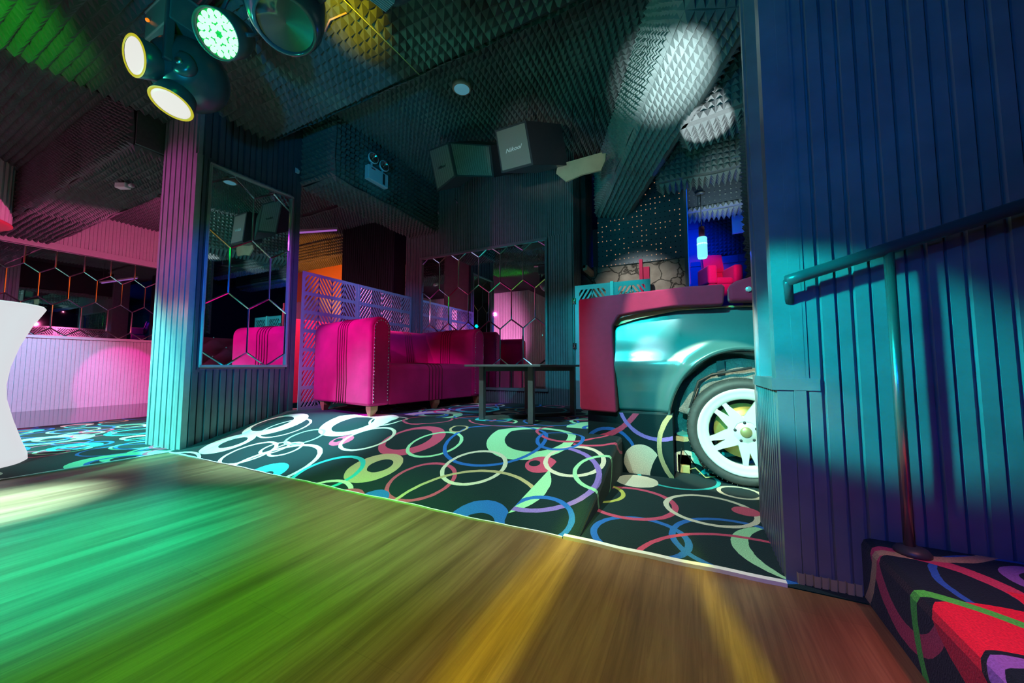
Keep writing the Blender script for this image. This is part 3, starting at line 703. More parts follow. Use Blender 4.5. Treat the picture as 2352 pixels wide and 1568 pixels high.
# ================================================================= coffee table
o=thing('coffee_table','dark metal coffee table with square legs in front of the mirror','table',(-1.25,2.9,.2175))
def T(x,y,z): return (x+1.25,y-2.9,z-.2175)
m=MB(); cs=[(-1.66,2.48),(-.98,2.44),(-.80,3.25),(-1.60,3.33)]
m.prism(cs,lambda u,v,t:T(u,v,.643+t),.018); m.build('table_top',TABLEM,o,bevel=.003,seg=2)
legs=dict(FL=(-1.535,2.56),FR=(-1.09,2.53),BR=(-.955,3.14),BL=(-1.42,3.20)); ctr=(-1.24,2.86)
for k,(x,y) in legs.items():
    m=MB(); m.box(T(x-.021,y-.021,.2185),T(x+.021,y+.021,.643)); m.build('leg',TABLEM,o,bevel=.002,seg=1)
def bar(a,b,z0,z1,w=.04):
    a=Vector(a);b=Vector(b);d=(b-a).normalized();n=Vector((-d.y,d.x))*w/2; a=a+d*.02
    m=MB(); m.prism([a+n,b+n,b-n,a-n],lambda u,v,t:T(u,v,z0+t),z1-z0); return m
for k,(x,y) in legs.items():
    bar((x,y),ctr,.219,.245).build('base_bar',TABLEM,o); bar((x,y),ctr,.606,.642).build('apron_bar',TABLEM,o)

# ================================================================= cut-out screens
o=thing('laser_cut_screen','violet-blue chevron cut-out screen behind the sofa','screen',(-3.45,2.95,.2175))
F=lambda u,v,d:(d,u-2.95,v-.2175)
chevron_panel(F,2.27,2.94,.2175,1.595,.17,.19,rail=.035,bar=.015,gap=.018,slope=1.6).build('cut_out_panel',PLATE,o)
chevron_panel(F,2.944,3.84,.2175,1.595,.17,.19,rail=.035,bar=.015,gap=.018,slope=1.6).build('cut_out_panel',PLATE,o)
m=MB(); 
for k in range(10): m.box((-4.25,2.32+.15*k,.2185),(-4.13,2.463+.15*k,1.20))
tag(m.build('padded_bench_back',UPH,bevel=.012),'crimson padded bench back glimpsed through the slots of the cut-out screen','bench')
o=thing('laser_cut_gate','turquoise-lit chevron cut-out gate behind the red car body','gate',(-.72,3.6,.2175))
F=lambda u,v,d:(u+.72,d,v-.2175)
chevron_panel(F,-1.06,-.70,.2175,1.47,.13,.20,rail=.04,bar=.018,gap=.020,edge=.045).build('cut_out_panel',PLATE,o)
chevron_panel(F,-.67,-.33,.2175,1.47,.13,.20,rail=.04,bar=.018,gap=.020,edge=.045).build('cut_out_panel',PLATE,o)
m=MB(); m.box(F(-.70,.2175,-.012),F(-.67,1.48,.02)); m.build('post',WHITEP,o)
for z in (.85,1.31):
    m=MB(); m.box(F(-1.085,z-.03,-.014),F(-1.045,z+.03,-.002))
    for q in (-.018,.018):
        for p in (-1.076,-1.054): m.ball(F(p,z+q,-.016),.005,6)
    m.tube([F(-1.065,z-.035,-.014),F(-1.065,z+.035,-.014)],.007,8); m.build('hinge',CHROME,o)

# ================================================================= car
o=thing('car_front','dark car front end with white wheel built in as a booth','car',(.245,2.33,.0))
ox,oy=.245,2.33
def C3(x,y,z): return (x-ox,y-oy,z)
cx,cz,ca,cb=.245,.289,.385,.456
def ztop(x):
    P=[(-.44,.905),(-.3,.945),(-.06,.985),(.2,.985),(.5,.97),(1.,.94),(1.6,.9)]
    for (a,za),(b,zb) in zip(P,P[1:]):
        if x<=b: t=(x-a)/(b-a); t=max(0,t); return za+(zb-za)*t
    return .9
def yf(x,z,near=1.):
    # upper body leans back above the crease, lower body tucks under
    k=z-.655; y=(.36*max(0,k-.0)**1.6 if k>0 else .20*(-k))
    cre=.018*math.exp(-(k/.05)**2)*min(1,max(0,(.02-x)*4+.3))
    r=math.hypot((x-cx)/ca,(z-cz)/cb)
    fl=.030*math.exp(-((r-1.)/.09)**2)
    return oy+.0+y-cre-fl
xs=[-.44+.0125*i for i in range(24)]+[cx-ca*math.cos(PI*.5*t/26)*.999 for t in range(1,27)]
xs=[x for x in xs if x<cx]; xs=sorted(set(round(x,4) for x in xs)); xs=xs+[2*cx-x for x in reversed(xs) if 2*cx-x<1.4 and x>-.2]+[.9,1.1,1.4]
xs=sorted(set(xs))
rows=26; vs=[]; 
for x in xs:
    zt=ztop(x)
    q=(x-cx)/ca; z0=.372
    if abs(q)<1: z0=max(z0,cz+cb*math.sqrt(1-q*q))
    for j in range(rows+1):
        t=(j/rows); z=z0+(zt-z0)*t; vs.append(C3(x,yf(x,z),z))
m=MB(); nr=rows+1; fs=[(i*nr+j,(i+1)*nr+j,(i+1)*nr+j+1,i*nr+j+1) for i in range(len(xs)-1) for j in range(rows)]
m.add(vs,fs,0,True); fe=m.build('fender',CARP,o); md=fe.modifiers.new('sol','SOLIDIFY'); md.thickness=.006; md.offset=1
# arch lip turned inward
m=MB(); vs=[];n=40
for k in range(n+1):
    a=PI*(1-k/n); a=max(.16,min(PI-.16,a)); x=cx+ca*math.cos(a); z=cz+cb*math.sin(a); y=yf(x,z)
    for (sc,dy) in ((1.012,-.001),(1.0,-.004),(.985,.004),(.975,.03)): vs.append(C3(cx+(x-cx)*sc,y+dy,cz+(z-cz)*sc))
m.add(vs,[(4*k+j,4*k+4+j,4*k+5+j,4*k+1+j) for k in range(n) for j in range(3)],0,True); m.build('arch_lip',CARP,o)
# sill edge
m=MB(); m.box(C3(-.44,2.395,.352),C3(-.13,2.42,.375)); m.build('lower_edge',CHROME,o)
m=MB(); m.box(C3(-.43,2.42,.345),C3(-.12,2.46,.40)); m.build('inner_panel',BLACKM,o)
# bare metal lip under the red cover
m=MB(); vs=[]; X=[-.43+.04*i for i in range(20)]
for x in X:
    w=.035*max(0,1-(x+.43)/.5)+.004
    vs+= [C3(x,2.355,ztop(x)-.004),C3(x,2.362,ztop(x)+w)]
m.add(vs,[(2*i,2*i+2,2*i+3,2*i+1) for i in range(len(X)-1)]); q=m.build('bare_lip',TAN,o); md=q.modifiers.new('sol','SOLIDIFY'); md.thickness=.004
# wheel arch liner
m=MB(); vs=[]; n=36
for k in range(n+1):
    a=R_(-8)+(PI+R_(16))*k/n
    for j,(rr,y) in enumerate(((.99,2.40),(.96,2.47),(.93,2.58),(.9,2.70))):
        w=.012*math.sin(a*7+j); vs.append(C3(cx+(ca*rr+.01+w)*math.cos(a)*1.03,y,cz+(cb*rr+w)*math.sin(a)))
m.add(vs,[(4*k+j,4*k+4+j,4*k+5+j,4*k+1+j) for k in range(n) for j in range(3)],0,True)
m.box(C3(-.15,2.70,.02),C3(.64,2.74,.76)); 
m.build('wheel_arch_liner',LINER,o)
m=MB(); vs=[]; n=40; fs=[]
for k in range(n+1):
    a=R_(8)+R_(160)*k/n
    for j in range(5):
        t=j/4; rr=(.27+(.335-.27)*t)*math.cos(a); zz=(.27+(.405-.27)*t)*math.sin(a); vs.append(C3(cx+rr,2.475+.010*math.sin(a*13+j)+.02*t,cz+zz))
m.add(vs,[(5*k+j,5*k+5+j,5*k+6+j,5*k+1+j) for k in range(n) for j in range(4)],0,True); q=m.build('inner_liner',LINER,o); md=q.modifiers.new('sol','SOLIDIFY'); md.thickness=.006
m=MB()
m.box(C3(.13,2.46,.60),C3(.17,2.49,.68))
m.tube([C3(-.02,2.43,.40),C3(.03,2.43,.56),C3(.10,2.43,.60),C3(.3,2.43,.64)],.007,8); m.build('liner_bracket',BLACKM,o)
# wheel
WM=Matrix.Translation(C3(.250,2.345,.292))@Matrix.Rotation(PI/2,4,'X')
m=MB(); m.lathe([(.232,.0),(.238,.014),(.252,.022),(.272,.020),(.284,.006),(.289,-.02),(.289,-.15),(.280,-.175),(.235,-.18),(.232,0)],WM,64,cap=False)
for k in range(72):
    a=2*PI*k/72; Mx=WM@Matrix.Rotation(a,4,'Z'); m.box((.2835,-.0012,-.004),(.2895,.0012,.010),0,Mx)
tyre=m.build('tyre',TYRE,o)
m=MB(); m.lathe([(.236,.006),(.236,.016),(.228,.020),(.215,.012),(.200,.008),(.180,.006),(.176,-.004),(.186,-.03),(.20,-.16)],WM,64,cap=False)
for k in range(5):
    a0=R_(61+72*k)
    for s in (1,-1):
        P=[(.060,0),(.108,0),(.168,5.2*s),(.182,5.2*s),(.182,13*s),(.150,15.5*s),(.10,27*s),(.078,36*s),(.06,36*s)]
        pts=[(r*math.cos(a0+R_(d)),r*math.sin(a0+R_(d))) for r,d in P]
        if s<0: pts=pts[::-1]
        m.prism(pts,lambda u,v,t:WM@Vector((u,v,-.022+t)),.026)
m.lathe([(.001,.004),(.030,.004),(.034,.0),(.085,.002),(.088,-.022)],WM,40)
rim=m.build('alloy_rim',RIM,o)
m=MB(); m.lathe([(.001,.014),(.018,.013),(.027,.008),(.030,.0)],WM,24); m.build('hub_cap',mat('worn_hub_cap',(.5,.45,.2),.4,metal=.5),rim)
for k in range(5):
    a=R_(25+72*k); m=MB(); m.lathe([(.001,.0045),(.0075,.0045),(.0075,.001)],WM@Matrix.Translation((.052*math.cos(a),.052*math.sin(a),.0)),10); m.build('lug_hole',BLACKM,rim)
m=MB(); m.lathe([(.05,-.06),(.15,-.06),(.15,-.085),(.05,-.085)],WM,40); m.lathe([(.03,-.05),(.07,-.045),(.07,-.12)],WM,24); m.build('brake_disc',mat('worn_disc',(.5,.42,.12),.45,metal=.6,noise=.4),o)
m=MB(); m.tube([C3(.25,2.45,.29),C3(.25,3.9,.29)],.03,10); m.box(C3(-.10,2.52,.12),C3(.0,2.7,.2)); m.build('axle',BLACKM,o)

# upholstered cover (red) : front board L-shape
def ub(x): return ztop(x)+.035*max(0,1-(x+.43)/.5)+.006
m=MB(); pts=[(-.655,.385),(-.640,.368),(-.425,.362),(-.431,.60),(-.440,.90),(-.425,.925),(-.40,ub(-.4)+.008)]+[(x,ub(x)) for x in (-.3,-.2,-.1,0,.1,.165)]+[(.175,1.09),(.16,1.103),(.0,1.108),(-.2,1.102),(-.45,1.094),(-.655,1.083)]
m.prism(pts,lambda u,v,t:C3(u,2.30+t,v),.085); m.build('upholstered_front',UPH,o,bevel=.012,seg=3)
m=MB(); pts=[(.19,ub(.19)+.012),(.9,ub(.9)+.01),(.9,1.17),(.6,1.165),(.35,1.145),(.23,1.115),(.19,1.09)]
m.prism(pts,lambda u,v,t:C3(u,2.292+t,v),.10); cu=m.build('upholstered_cushion',UPH,o,bevel=.02,seg=4)
for x,z in ((.283,1.060),(.42,1.072),(.56,1.075)):
    m=MB(); m.lathe([(.001,.010),(.006,.010),(.014,.007),(.016,.0),(.016,-.004)],Matrix.Translation(C3(x,2.289,z))@Matrix.Rotation(PI/2,4,'X'),8,0,False); m.build('crystal_button',CRYST,cu)
# booth body with tufted left end
m=MB(); m.box(C3(-.62,2.76,.372),C3(.38,3.52,.93)); m.build('booth_body',UPH,o,bevel=.02); m=MB(); m.box(C3(-.62,2.37,.372),C3(-.57,2.80,1.05)); m.build('booth_end_board',UPH,o)
m=MB(); vs=[];n=54;k=30
for i in range(n+1):
    for j in range(k+1):
        y=2.37+1.15*i/n; z=.37+.70*j/k
        a=(y-2.37)/.17; b=(z-.37)/.14; d=abs(math.sin(PI*(a+b)/2)*math.sin(PI*(a-b)/2)); vs.append(C3(-.625-.035*d**.6,y,z))
m.add(vs,[(i*(k+1)+j,(i+1)*(k+1)+j,(i+1)*(k+1)+j+1,i*(k+1)+j+1) for i in range(n) for j in range(k)],0,True); tp=m.build('tufted_end_panel',UPH,o)
m=MB()
for a in range(0,7):
    for b in range(0,6):
        if (a+b)%2==0: m.ball(C3(-.632,2.37+.17*a,.37+.14*b),.010,6)
q=m.build('crystal_studs',CRYST,tp); q['kind']='stuff'
# carpeted block below
m=MB(); uvq=[[(-.61,0),(-.113,0),(-.113,.362),(-.61,.362)]]
bx=[(-.61,2.335,0),(-.113,2.335,0),(-.113,2.335,.362),(-.61,2.335,.362),(-.61,3.2,0),(-.113,3.2,0),(-.113,3.2,.362),(-.61,3.2,.362)]
m.add(bx,[(0,1,2,3),(1,5,6,2),(4,0,3,7),(3,2,6,7)],0,False,[uvq[0],[(-.113,0),(.7,0),(.7,.362),(-.113,.362)],[(-1.4,0),(-.61,0),(-.61,.362),(-1.4,.362)],[(0,1.5)]*4])
b=m.build('carpeted_block',CARP_BOX,uvmap=True); tag(b,'carpet-covered block carrying the car body beside the ramp','block')
# clutter under the car
for i,(p,l) in enumerate(((((-.06,2.50,.012),(.0,2.44,.05),(.05,2.40,.012),(.10,2.42,.02)),'looped yellowish cable lying under the car beside the tyre'),(((-.09,2.45,.02),(-.07,2.43,.16),(-.03,2.46,.10),(.0,2.50,.05)),'thin cable hanging down beside the carpeted block'))):
    m=MB(); m.tube(p,.004,6); tag(m.build('cable',TAN if i==0 else CABLE),l,'cable')
m=MB(); m.box((-.10,2.50,.004),(-.02,2.62,.11)); m.box((-.09,2.47,.004),(-.03,2.50,.05)); tag(m.build('metal_bracket',TAN,bevel=.004),'yellow-lit metal bracket on the floor behind the tyre','bracket')

# ================================================================= armchair seen above the car
def armchair(loc,rz,label):
    o=thing('recliner_armchair',label,'armchair',loc,rz)
    m=MB(); m.box((-.17,-.26,.60),(.17,.24,.74)); m.build('seat',UPH,o,bevel=.05,seg=4)
    m=MB(); Mx=Matrix.Translation((0,.20,.70))@Matrix.Rotation(R_(-14),4,'X'); m.box((-.20,-.07,.0),(.20,.08,.60),0,Mx); b=m.build('backrest',UPH,o,bevel=.05,seg=4)
    m=MB(); m.box((-.205,-.10,.22),(.205,-.05,.63),0,Mx); m.build('headrest_flap',UPH,b,bevel=.03,seg=3)
    for s in (-1,1):
        m=MB(); m.box((s*.25-.09,-.30,.60),(s*.25+.09,.22,.98)); m.build('armrest',UPH,o,bevel=.05,seg=4)
    m=MB(); m.box((-.33,-.28,.12),(.33,.26,.60)); m.build('base',UPH,o,bevel=.03)
    m=MB(); m.lathe([(.001,0),(.22,0),(.22,.03),(.04,.05),(.04,.14)],None,20); m.build('pedestal',BLACKM,o)
    return o
ac=armchair((.36,5.65,1.321),R_(22),'crimson recliner armchair seen above the car in front of the blue lamp')
ac.scale=(.66,.66,.68)
m=MB(); m.box((.0,5.15,.2178),(2.2,6.28,1.32)); struct(m.build('stage_floor_rear',DARK))

# magenta small boards behind the hood
m=MB(); m.box((-.475,4.0,.2178),(-.44,4.06,1.78)); m.box((-.44,4.03,.2178),(-.375,4.10,1.70)); tag(m.build('upright_board',UPH,bevel=.003),'narrow magenta upright board standing before the stone wall','board')
# ================================================================= LED bar table
c=(-4.2,.50,.003)
m=MB(); m.lathe([(.001,0),(.30,0),(.318,.012),(.315,.05),(.285,.14),(.245,.28),(.212,.42),(.205,.52),(.215,.64),(.245,.78),(.29,.92),(.335,1.02),(.345,1.045),(.335,1.06),(.001,1.06)],None,64)
tag(m.build('glowing_bar_table',LEDW,loc=c),'glowing white hourglass-shaped bar table at the left edge','table')

# ================================================================= hanging things, left room
o=thing('hanging_drum_column','ribbed round column with a red underside hanging at far left','column',(-7.6,.64,2.36))
m=MB(); vs=[]; n=48; R0=.55
for k in range(n*4+1):
    a=2*PI*k/(n*4); r=R0+(.014 if k%4 in (1,2) else 0); vs+= [(r*math.cos(a),r*math.sin(a),0),(r*math.cos(a),r*math.sin(a),.74)]
m.add(vs,[(2*i,2*i+2,2*i+3,2*i+1) for i in range(n*4)]); m.build('ribbed_drum',PINKW,o)
m=MB(); m.lathe([(.001,-.025),(.54,-.025),(.575,-.005),(.575,.002),(.001,.002)],None,40); m.build('round_underside',REDP,o)
o=thing('ceiling_sensor','small white sensor box under the left foam beam','sensor',(-4.97,1.41,2.42),R_(25))
m=MB(); m.box((-.055,-.03,-.03),(.055,.03,.02)); m.build('housing',WHITEP,o,bevel=.008)
m=MB(); m.lathe([(.001,0),(.012,0),(.022,.03),(.022,.034),(.001,.034)],Matrix.Translation((.062,0,0))@Matrix.Rotation(PI/2,4,'Y'),14); m.build('sensor_head',WHITEP,o)
m=MB(); m.tube([(0,0,.015),(0,0,.05)],.006,8); m.build('mount',BLACKM,o)

# ================================================================= pillar corner clips, tube lamp
o=thing('tube_lamp','slim purple fluorescent tube lamp under the dark ceiling behind the pillar','lamp',(-5.,3.5,2.66))
d=Vector((0,.68,.36))
m=MB(); m.box((-.02,-.34,0),(.02,.34,.03)); m.build('batten',WHITEP,o); m=MB(); m.tube([(0,-.32,-.012),(0,.32,-.012)],.013,12); m.build('tube',TUBEE,o)
o.rotation_euler=(R_(22),0,0); o.location=(-5.,3.52,2.69)
for y,z,l in ((3.25,2.62,'near thin wire carrying the purple tube lamp'),(3.78,2.84,'far thin wire carrying the purple tube lamp')):
    m=MB(); m.tube([(-5.,y,z),(-5.,y,3.08)],.004,6); tag(m.build('suspension_wire',CABLE),l,'wire')

# ================================================================= round ceiling lamp
o=thing('round_ceiling_lamp','round flush ceiling lamp with pale blue glow, centre top','lamp',(-1.71,2.48,3.045))
m=MB(); m.lathe([(.001,.02),(.082,.02),(.082,-.012),(.072,-.02),(.066,-.02)],None,32,cap=False); m.build('ring',mat('lamp_ring',(.35,.2,.16),.5),o)
m=MB(); m.lathe([(.001,-.018),(.067,-.018),(.067,.0)],None,32); m.build('diffuser',CEILE,o)

# ================================================================= emergency light
o=thing('emergency_light','emergency lamp box with two round heads on the foam beam','lamp',(-2.975,2.74,2.70))
m=MB(); m.box((-.03,-.135,-.105),(.03,.135,.045)); bd=m.build('housing',BLUEP,o,bevel=.006)
m=MB(); m.box((.0305,.055,-.09),(.034,.085,.03)); m.build('dark_window',BLACKP,bd)
m=MB(); m.box((.0302,-.10,.012),(.0325,-.05,.024)); m.build('red_mark',mat('red_print',(.5,.02,.03),.5),bd)
for y,z in ((-.075,.135),(.075,.125)):
    Mx=Matrix.Translation((.02,y,z))@Matrix.Rotation(PI/2,4,'Y')@Matrix.Rotation(R_(10),4,'X')
    m=MB(); m.lathe([(.001,-.05),(.03,-.05),(.055,-.01),(.060,.012),(.052,.014)],Mx,24,cap=False); m.tube([(.0,y,.04),(.0,y,z-.04)],.012,8); h=m.build('lamp_head',BLUEP,o)
    m=MB(); m.lathe([(.001,-.02),(.03,-.008),(.052,.010)],Mx,24,cap=False); m.ball(Mx@Vector((0,0,-.005)),.012,8); m.build('reflector',CHROME,h)

# ================================================================= loudspeakers
def text_mesh(s,size,M,mt,parent,name):
    cu=bpy.data.curves.new(name,'FONT'); cu.body=s; cu.size=size; cu.extrude=.0015; cu.align_x='CENTER'; cu.align_y='CENTER'; cu.shear=.3
    t=bpy.data.objects.new('tmp',cu); COL.objects.link(t); dg=bpy.context.evaluated_depsgraph_get(); me=bpy.data.meshes.new_from_object(t.evaluated_get(dg)); bpy.data.objects.remove(t)
    me.transform(M); me.materials.clear(); me.materials.append(mt); o=bpy.data.objects.new(name,me); COL.objects.link(o); o.parent=parent; return o
def quadbox(m,q,back,mi=0):
    """q = four front corners (TL,TR,BR,BL), back = offset vector"""
    B=[Vector(p)+Vector(back) for p in q]; vs=[Vector(p) for p in q]+B
    m.add(vs,[(0,1,2,3),(7,6,5,4),(0,4,5,1),(1,5,6,2),(2,6,7,3),(3,7,4,0)],mi)
def lerp(a,b,t): return Vector(a)+(Vector(b)-Vector(a))*t
def inset(q,t,off):
    a,b,c,d=[Vector(p) for p in q]; n=(b-a).cross(d-a).normalized()
    cen=(a+b+c+d)/4
    if n.dot(-cen+Vector((0,0,.65)))<0 and False: n=-n
    return [p+(cen-p)*t+n*off for p in (a,b,c,d)],n
def speaker(name,label,faces,back,logo):
    """faces = list of front quads in world metres (TL,TR,BR,BL)"""
    base=sum((Vector(p) for f in faces for p in f),Vector())/(4*len(faces))
    o=thing(name,label,'loudspeaker',base,0,None); m=MB()
    L=[[Vector(p)-base for p in f] for f in faces]
    for f in L: quadbox(m,f,back)
    m.build('cabinet',BLACKP,o)
    for k,f in enumerate(L):
        n=(f[1]-f[0]).cross(f[3]-f[0]).normalized()
        if n.dot(Vector((0,0,.65))-(base+f[0]))<0: n=-n
        cen=sum(f,Vector())/4; g=[p+(cen-p)*.10+n*.004 for p in f]
        m=MB(); m.add(g+[p-n*.004 for p in g],[(0,1,2,3),(0,1,5,4),(1,2,6,5),(2,3,7,6),(3,0,4,7)]); gr=m.build('grille',GRILLE,o)
        if k==0 and logo:
            x=((f[1]-f[0])).normalized(); y=n.cross(x)
            if y.z<0: y=-y
            M=Matrix.Translation(cen+n*.007-y*.02)@Matrix((( x.x,y.x,n.x,0),(x.y,y.y,n.y,0),(x.z,y.z,n.z,0),(0,0,0,1)))
            text_mesh('Nikool',.055 if logo>1 else .04,M@Matrix.Rotation(R_(4),4,'Z'),WHITEP if logo>1 else BLACKM,gr,'logo')
    return o
s1=speaker('hanging_loudspeaker','wide black loudspeaker with folded grille hanging left of its neighbour',
 [[(-2.33,2.80,2.83),(-2.02,2.72,2.78),(-1.93,2.72,2.42),(-2.21,2.80,2.37)],[(-2.02,2.72,2.78),(-1.64,2.86,2.72),(-1.60,2.86,2.40),(-1.93,2.72,2.42)]],(.06,.30,.17),1)
s2=speaker('hanging_loudspeaker','smaller black loudspeaker with bright logo hanging on the right chain',
 [[(-1.55,2.78,2.79),(-1.24,2.78,2.79),(-1.17,2.78,2.37),(-1.48,2.78,2.37)]],(.20,.36,.13),2)
for (x,y,z,z1,l) in ((-1.26,2.82,2.80,3.06,'short chain above the right hanging loudspeaker'),(-2.30,2.95,2.83,3.07,'slanting chain above the left hanging loudspeaker')):
    m=MB(); k=0; zz=z
    while zz<z1:
        a=Vector((x+.002*k,y,zz+.016)); pts=[]
        for j in range(11):
            t=2*PI*j/10; u=.008*math.cos(t); w=.017*math.sin(t); pts.append(a+(Vector((u,0,w)) if k%2 else Vector((0,u,w))))
        m.tube(pts,.0028,5); zz+=.026; k+=1
    tag(m.build('hanging_chain',CHROME),l,'chain')
for i,(x,y,z,l) in enumerate(((-2.21,2.82,2.36,'thin cord with a metal tip hanging from the left loudspeaker corner'),(-1.99,2.80,2.36,'short cord with a crooked tip hanging under the left loudspeaker'))):
    o=thing('hanging_pull_cord',l,'cord',(x,y,z)); dz=(.16,.11)[i]; m=MB(); m.tube([(0,0,0),(0,0,-dz)],.0018,5); m.build('cord',CABLE,o)
    m=MB(); m.tube([(0,0,-dz),((.0,.02)[i],0,-dz-.045)],.004,6); m.build('metal_tip',CHROME,o)
# plywood board
m=MB(); pts=[(-1.075,2.485),(-1.06,2.52),(-.66,2.53),(-.655,2.515),(-.625,2.515),(-.63,2.45),(-.67,2.37),(-.84,2.37),(-.99,2.34),(-1.03,2.38),(-1.085,2.44)]
m.prism(pts,lambda u,v,t:(u,3.12+t,v),.018); tag(m.build('plywood_board',PLY),'jagged bare plywood board hanging right of the loudspeakers','board')
for x,l in ((-.72,'thin wire holding the right end of the plywood board'),(-.92,'thin wire holding the middle of the plywood board')):
    m=MB(); m.tube([(x,3.129,2.52),(x,3.129,3.07)],.004,6); tag(m.build('suspension_wire',CABLE),l,'wire')
m=MB(); m.box((-.02,-.004,-.05),(.02,.004,.05)); 
# small wall clip near pillar back edge
m=MB(); m.box((-3.505,2.19,2.58),(-3.48,2.22,2.61)); m.box((-3.505,2.19,2.61),(-3.50,2.22,2.63)); tag(m.build('metal_clip',WHITEP),'small pale clip at the rear edge of the pillar','clip')
# white strip and square luminaire in the back room
m=MB(); m.tube([(.36,3.55,2.44),(.72,3.55,2.50)],.009,8); m.tube([(.70,3.55,2.49),(.70,3.55,3.08)],.003,5); tag(m.build('tube_lamp',mat('pale_pink_tube',(.7,.4,.4),.5)),'thin pinkish rod below the cross beams at upper right','lamp')
m=MB(); m.box((.50,5.2,2.30),(.86,5.24,2.52)); m.box((.66,5.21,2.52),(.70,5.23,3.08)); tag(m.build('flat_luminaire',WHITEP),'flat pale panel lamp hanging in the back room','lamp')

# ================================================================= pendant lamp
o=thing('pendant_lamp','glowing blue pendant lamp above the crimson armchair','lamp',(.14,4.56,2.60))
m=MB(); m.tube([(0,0,.02),(0,0,-.42)],.004,6); m.build('cord',CABLE,o)
m=MB(); m.lathe([(.001,.02),(.05,.02),(.05,0),(.001,0)],None,20); m.build('ceiling_rose',BLACKM,o)
m=MB(); m.lathe([(.001,-.38),(.03,-.38),(.032,-.50),(.001,-.50)],None,16); m.build('socket',UPH,o)
m=MB(); m.lathe([(.045,-.50),(.052,-.51),(.052,-.72),(.045,-.74)],None,24,cap=False); m.build('glass_shade',PENDG,o)
m=MB(); m.ball((0,0,-.58),.053,16,0,(1,1,1.5)); m.build('bulb',PENDE,o)

# ================================================================= stage light rig
o=thing('lighting_truss_pipe','chrome truss pipe holding the stage lights','pipe',(-2.2,.9,2.62))
m=MB(); m.tube([(-.62,.06,.06),(1.75,-.13,-.05)],.026,16); m.build('pipe',mat('rosy_chrome',(.7,.5,.52),.22,metal=.9),o)
m=MB(); m.tube([(-.2,.02,.05),(-.2,.02,.17)],.012,8); m.build('hanger',BLACKM,o); m=MB(); m.tube([(1.2,-.08,-.03),(1.2,-.08,.17)],.012,8); m.build('hanger',BLACKM,o)
def lens_disc(mb,c,d,r,mi=0,n=32,th=.01):
    mb.lathe([(.001,th),(r*.8,th),(r,0),(r,-th)],look(c,Vector(c)+Vector(d)),n,mi)
# ball moving head with two warm lenses
B0=Vector((-2.52,.95,2.30))
o=thing('moving_head_light','round moving head light with two bright warm lenses, top left','stage light',B0)
m=MB(); m.ball((0,0,0),.185,28); hd=m.build('ball_head',BLACKP,o)
vdir=(Vector((0,0,.65))-B0).normalized(); ldir=Vector((-.896,-.443,0)); ldir=(ldir-vdir*ldir.dot(vdir)).normalized(); udir=ldir.cross(vdir); udir=udir if udir.z>0 else -udir
for (a_,b_,c_) in ((.50,.80,.34),(.66,.55,-.50)):
    d=(vdir*a_+ldir*b_+udir*c_).normalized(); c=d*.185
    m=MB(); m.lathe([(.001,-.08),(.075,-.08),(.098,.058),(.092,.060)],look(c,c+d),36,cap=False); m.build('lens_barrel',BLACKP,hd)
    m=MB(); m.lathe([(.084,.061),(.090,.066),(.098,.061)],look(c,c+d),40,cap=False); m.build('lens_rim',LENSR,hd)
    m=MB(); lens_disc(m,c+d*.058,d,.086,th=.004); m.build('lens',LENSW,hd)
m=MB(); cc=Vector((.14,-.09,-.05)); d=Vector((.55,-.8,-.15)).normalized(); m.lathe([(.001,.02),(.035,.02),(.06,.01),(.06,-.05)],look(cc,cc+d),28); ax=m.build('pivot_cap',BLACKP,hd)
m=MB(); m.lathe([(.001,.03),(.016,.03),(.018,.02)],look(cc,cc+d),14); 
m.build('pivot_knob',STEEL,ax)
m=MB(); m.box((.10,-.16,-.06),(.13,-.12,.30)); m.build('yoke_arm',BLACKP,o,bevel=.008); m=MB(); m.box((-.14,.10,-.06),(-.11,.14,.30)); m.build('yoke_arm',BLACKP,o,bevel=.008)
m=MB(); m.box((-.16,-.15,.16),(.14,.15,.33)); m.box((-.17,-.155,.315),(.15,.155,.33)); m.build('base_housing',mat('base_box_plastic',(.06,.075,.08),.35),o,bevel=.008)
m=MB(); m.ball((-.10,-.16,.24),.010,8); m.build('indicator',REDLED,o)
m=MB()
for k in range(3): m.tube([(-.12+.05*k,-.08,.31),(-.17+.04*k,-.10,.36),(-.14+.03*k,-.06,.42)],.005,6)
m.build('cables',CABLE,o)
# green LED par can
P0=Vector((-2.02,.86,2.26))
o=thing('led_par_can','green-lit LED par can beside the round moving head','stage light',P0)
d=Vector((.30,-.62,-.62)).normalized(); c=Vector((0,0,0))
m=MB(); m.lathe([(.03,-.20),(.07,-.19),(.10,-.10),(.105,.02),(.10,.022),(.095,.0)],look(c,c+d),36,cap=False); can=m.build('can_body',mat('par_can_black',(.05,.06,.055),.35),o)
m=MB(); m.lathe([(.001,-.005),(.096,-.005)],look(c,c+d),36,cap=False); m.build('lens_plate',mat('lens_plate_green',(.02,.25,.05),.4,emit=(0,.55,.05),es=.5),can)
LM=look(c,c+d)
m=MB(); 
for (rad,cnt) in ((.028,6),(.056,12),(.080,16)):
    for k in range(cnt):
        a=2*PI*k/cnt; m.lathe([(.001,.006),(.011,.004),(.0155,-.004)],LM@Matrix.Translation((rad*math.cos(a),rad*math.sin(a),0)),10)
q=m.build('led_lenses',LENSG,can); q['kind']='stuff'
m=MB(); m.tube([LM@Vector((.108,0,-.05)),LM@Vector((.12,.0,-.12)),Vector((.0,.06,.34)),LM@Vector((-.12,0,-.12)),LM@Vector((-.108,0,-.05))],.010,8); m.build('bracket',BLACKM,o)
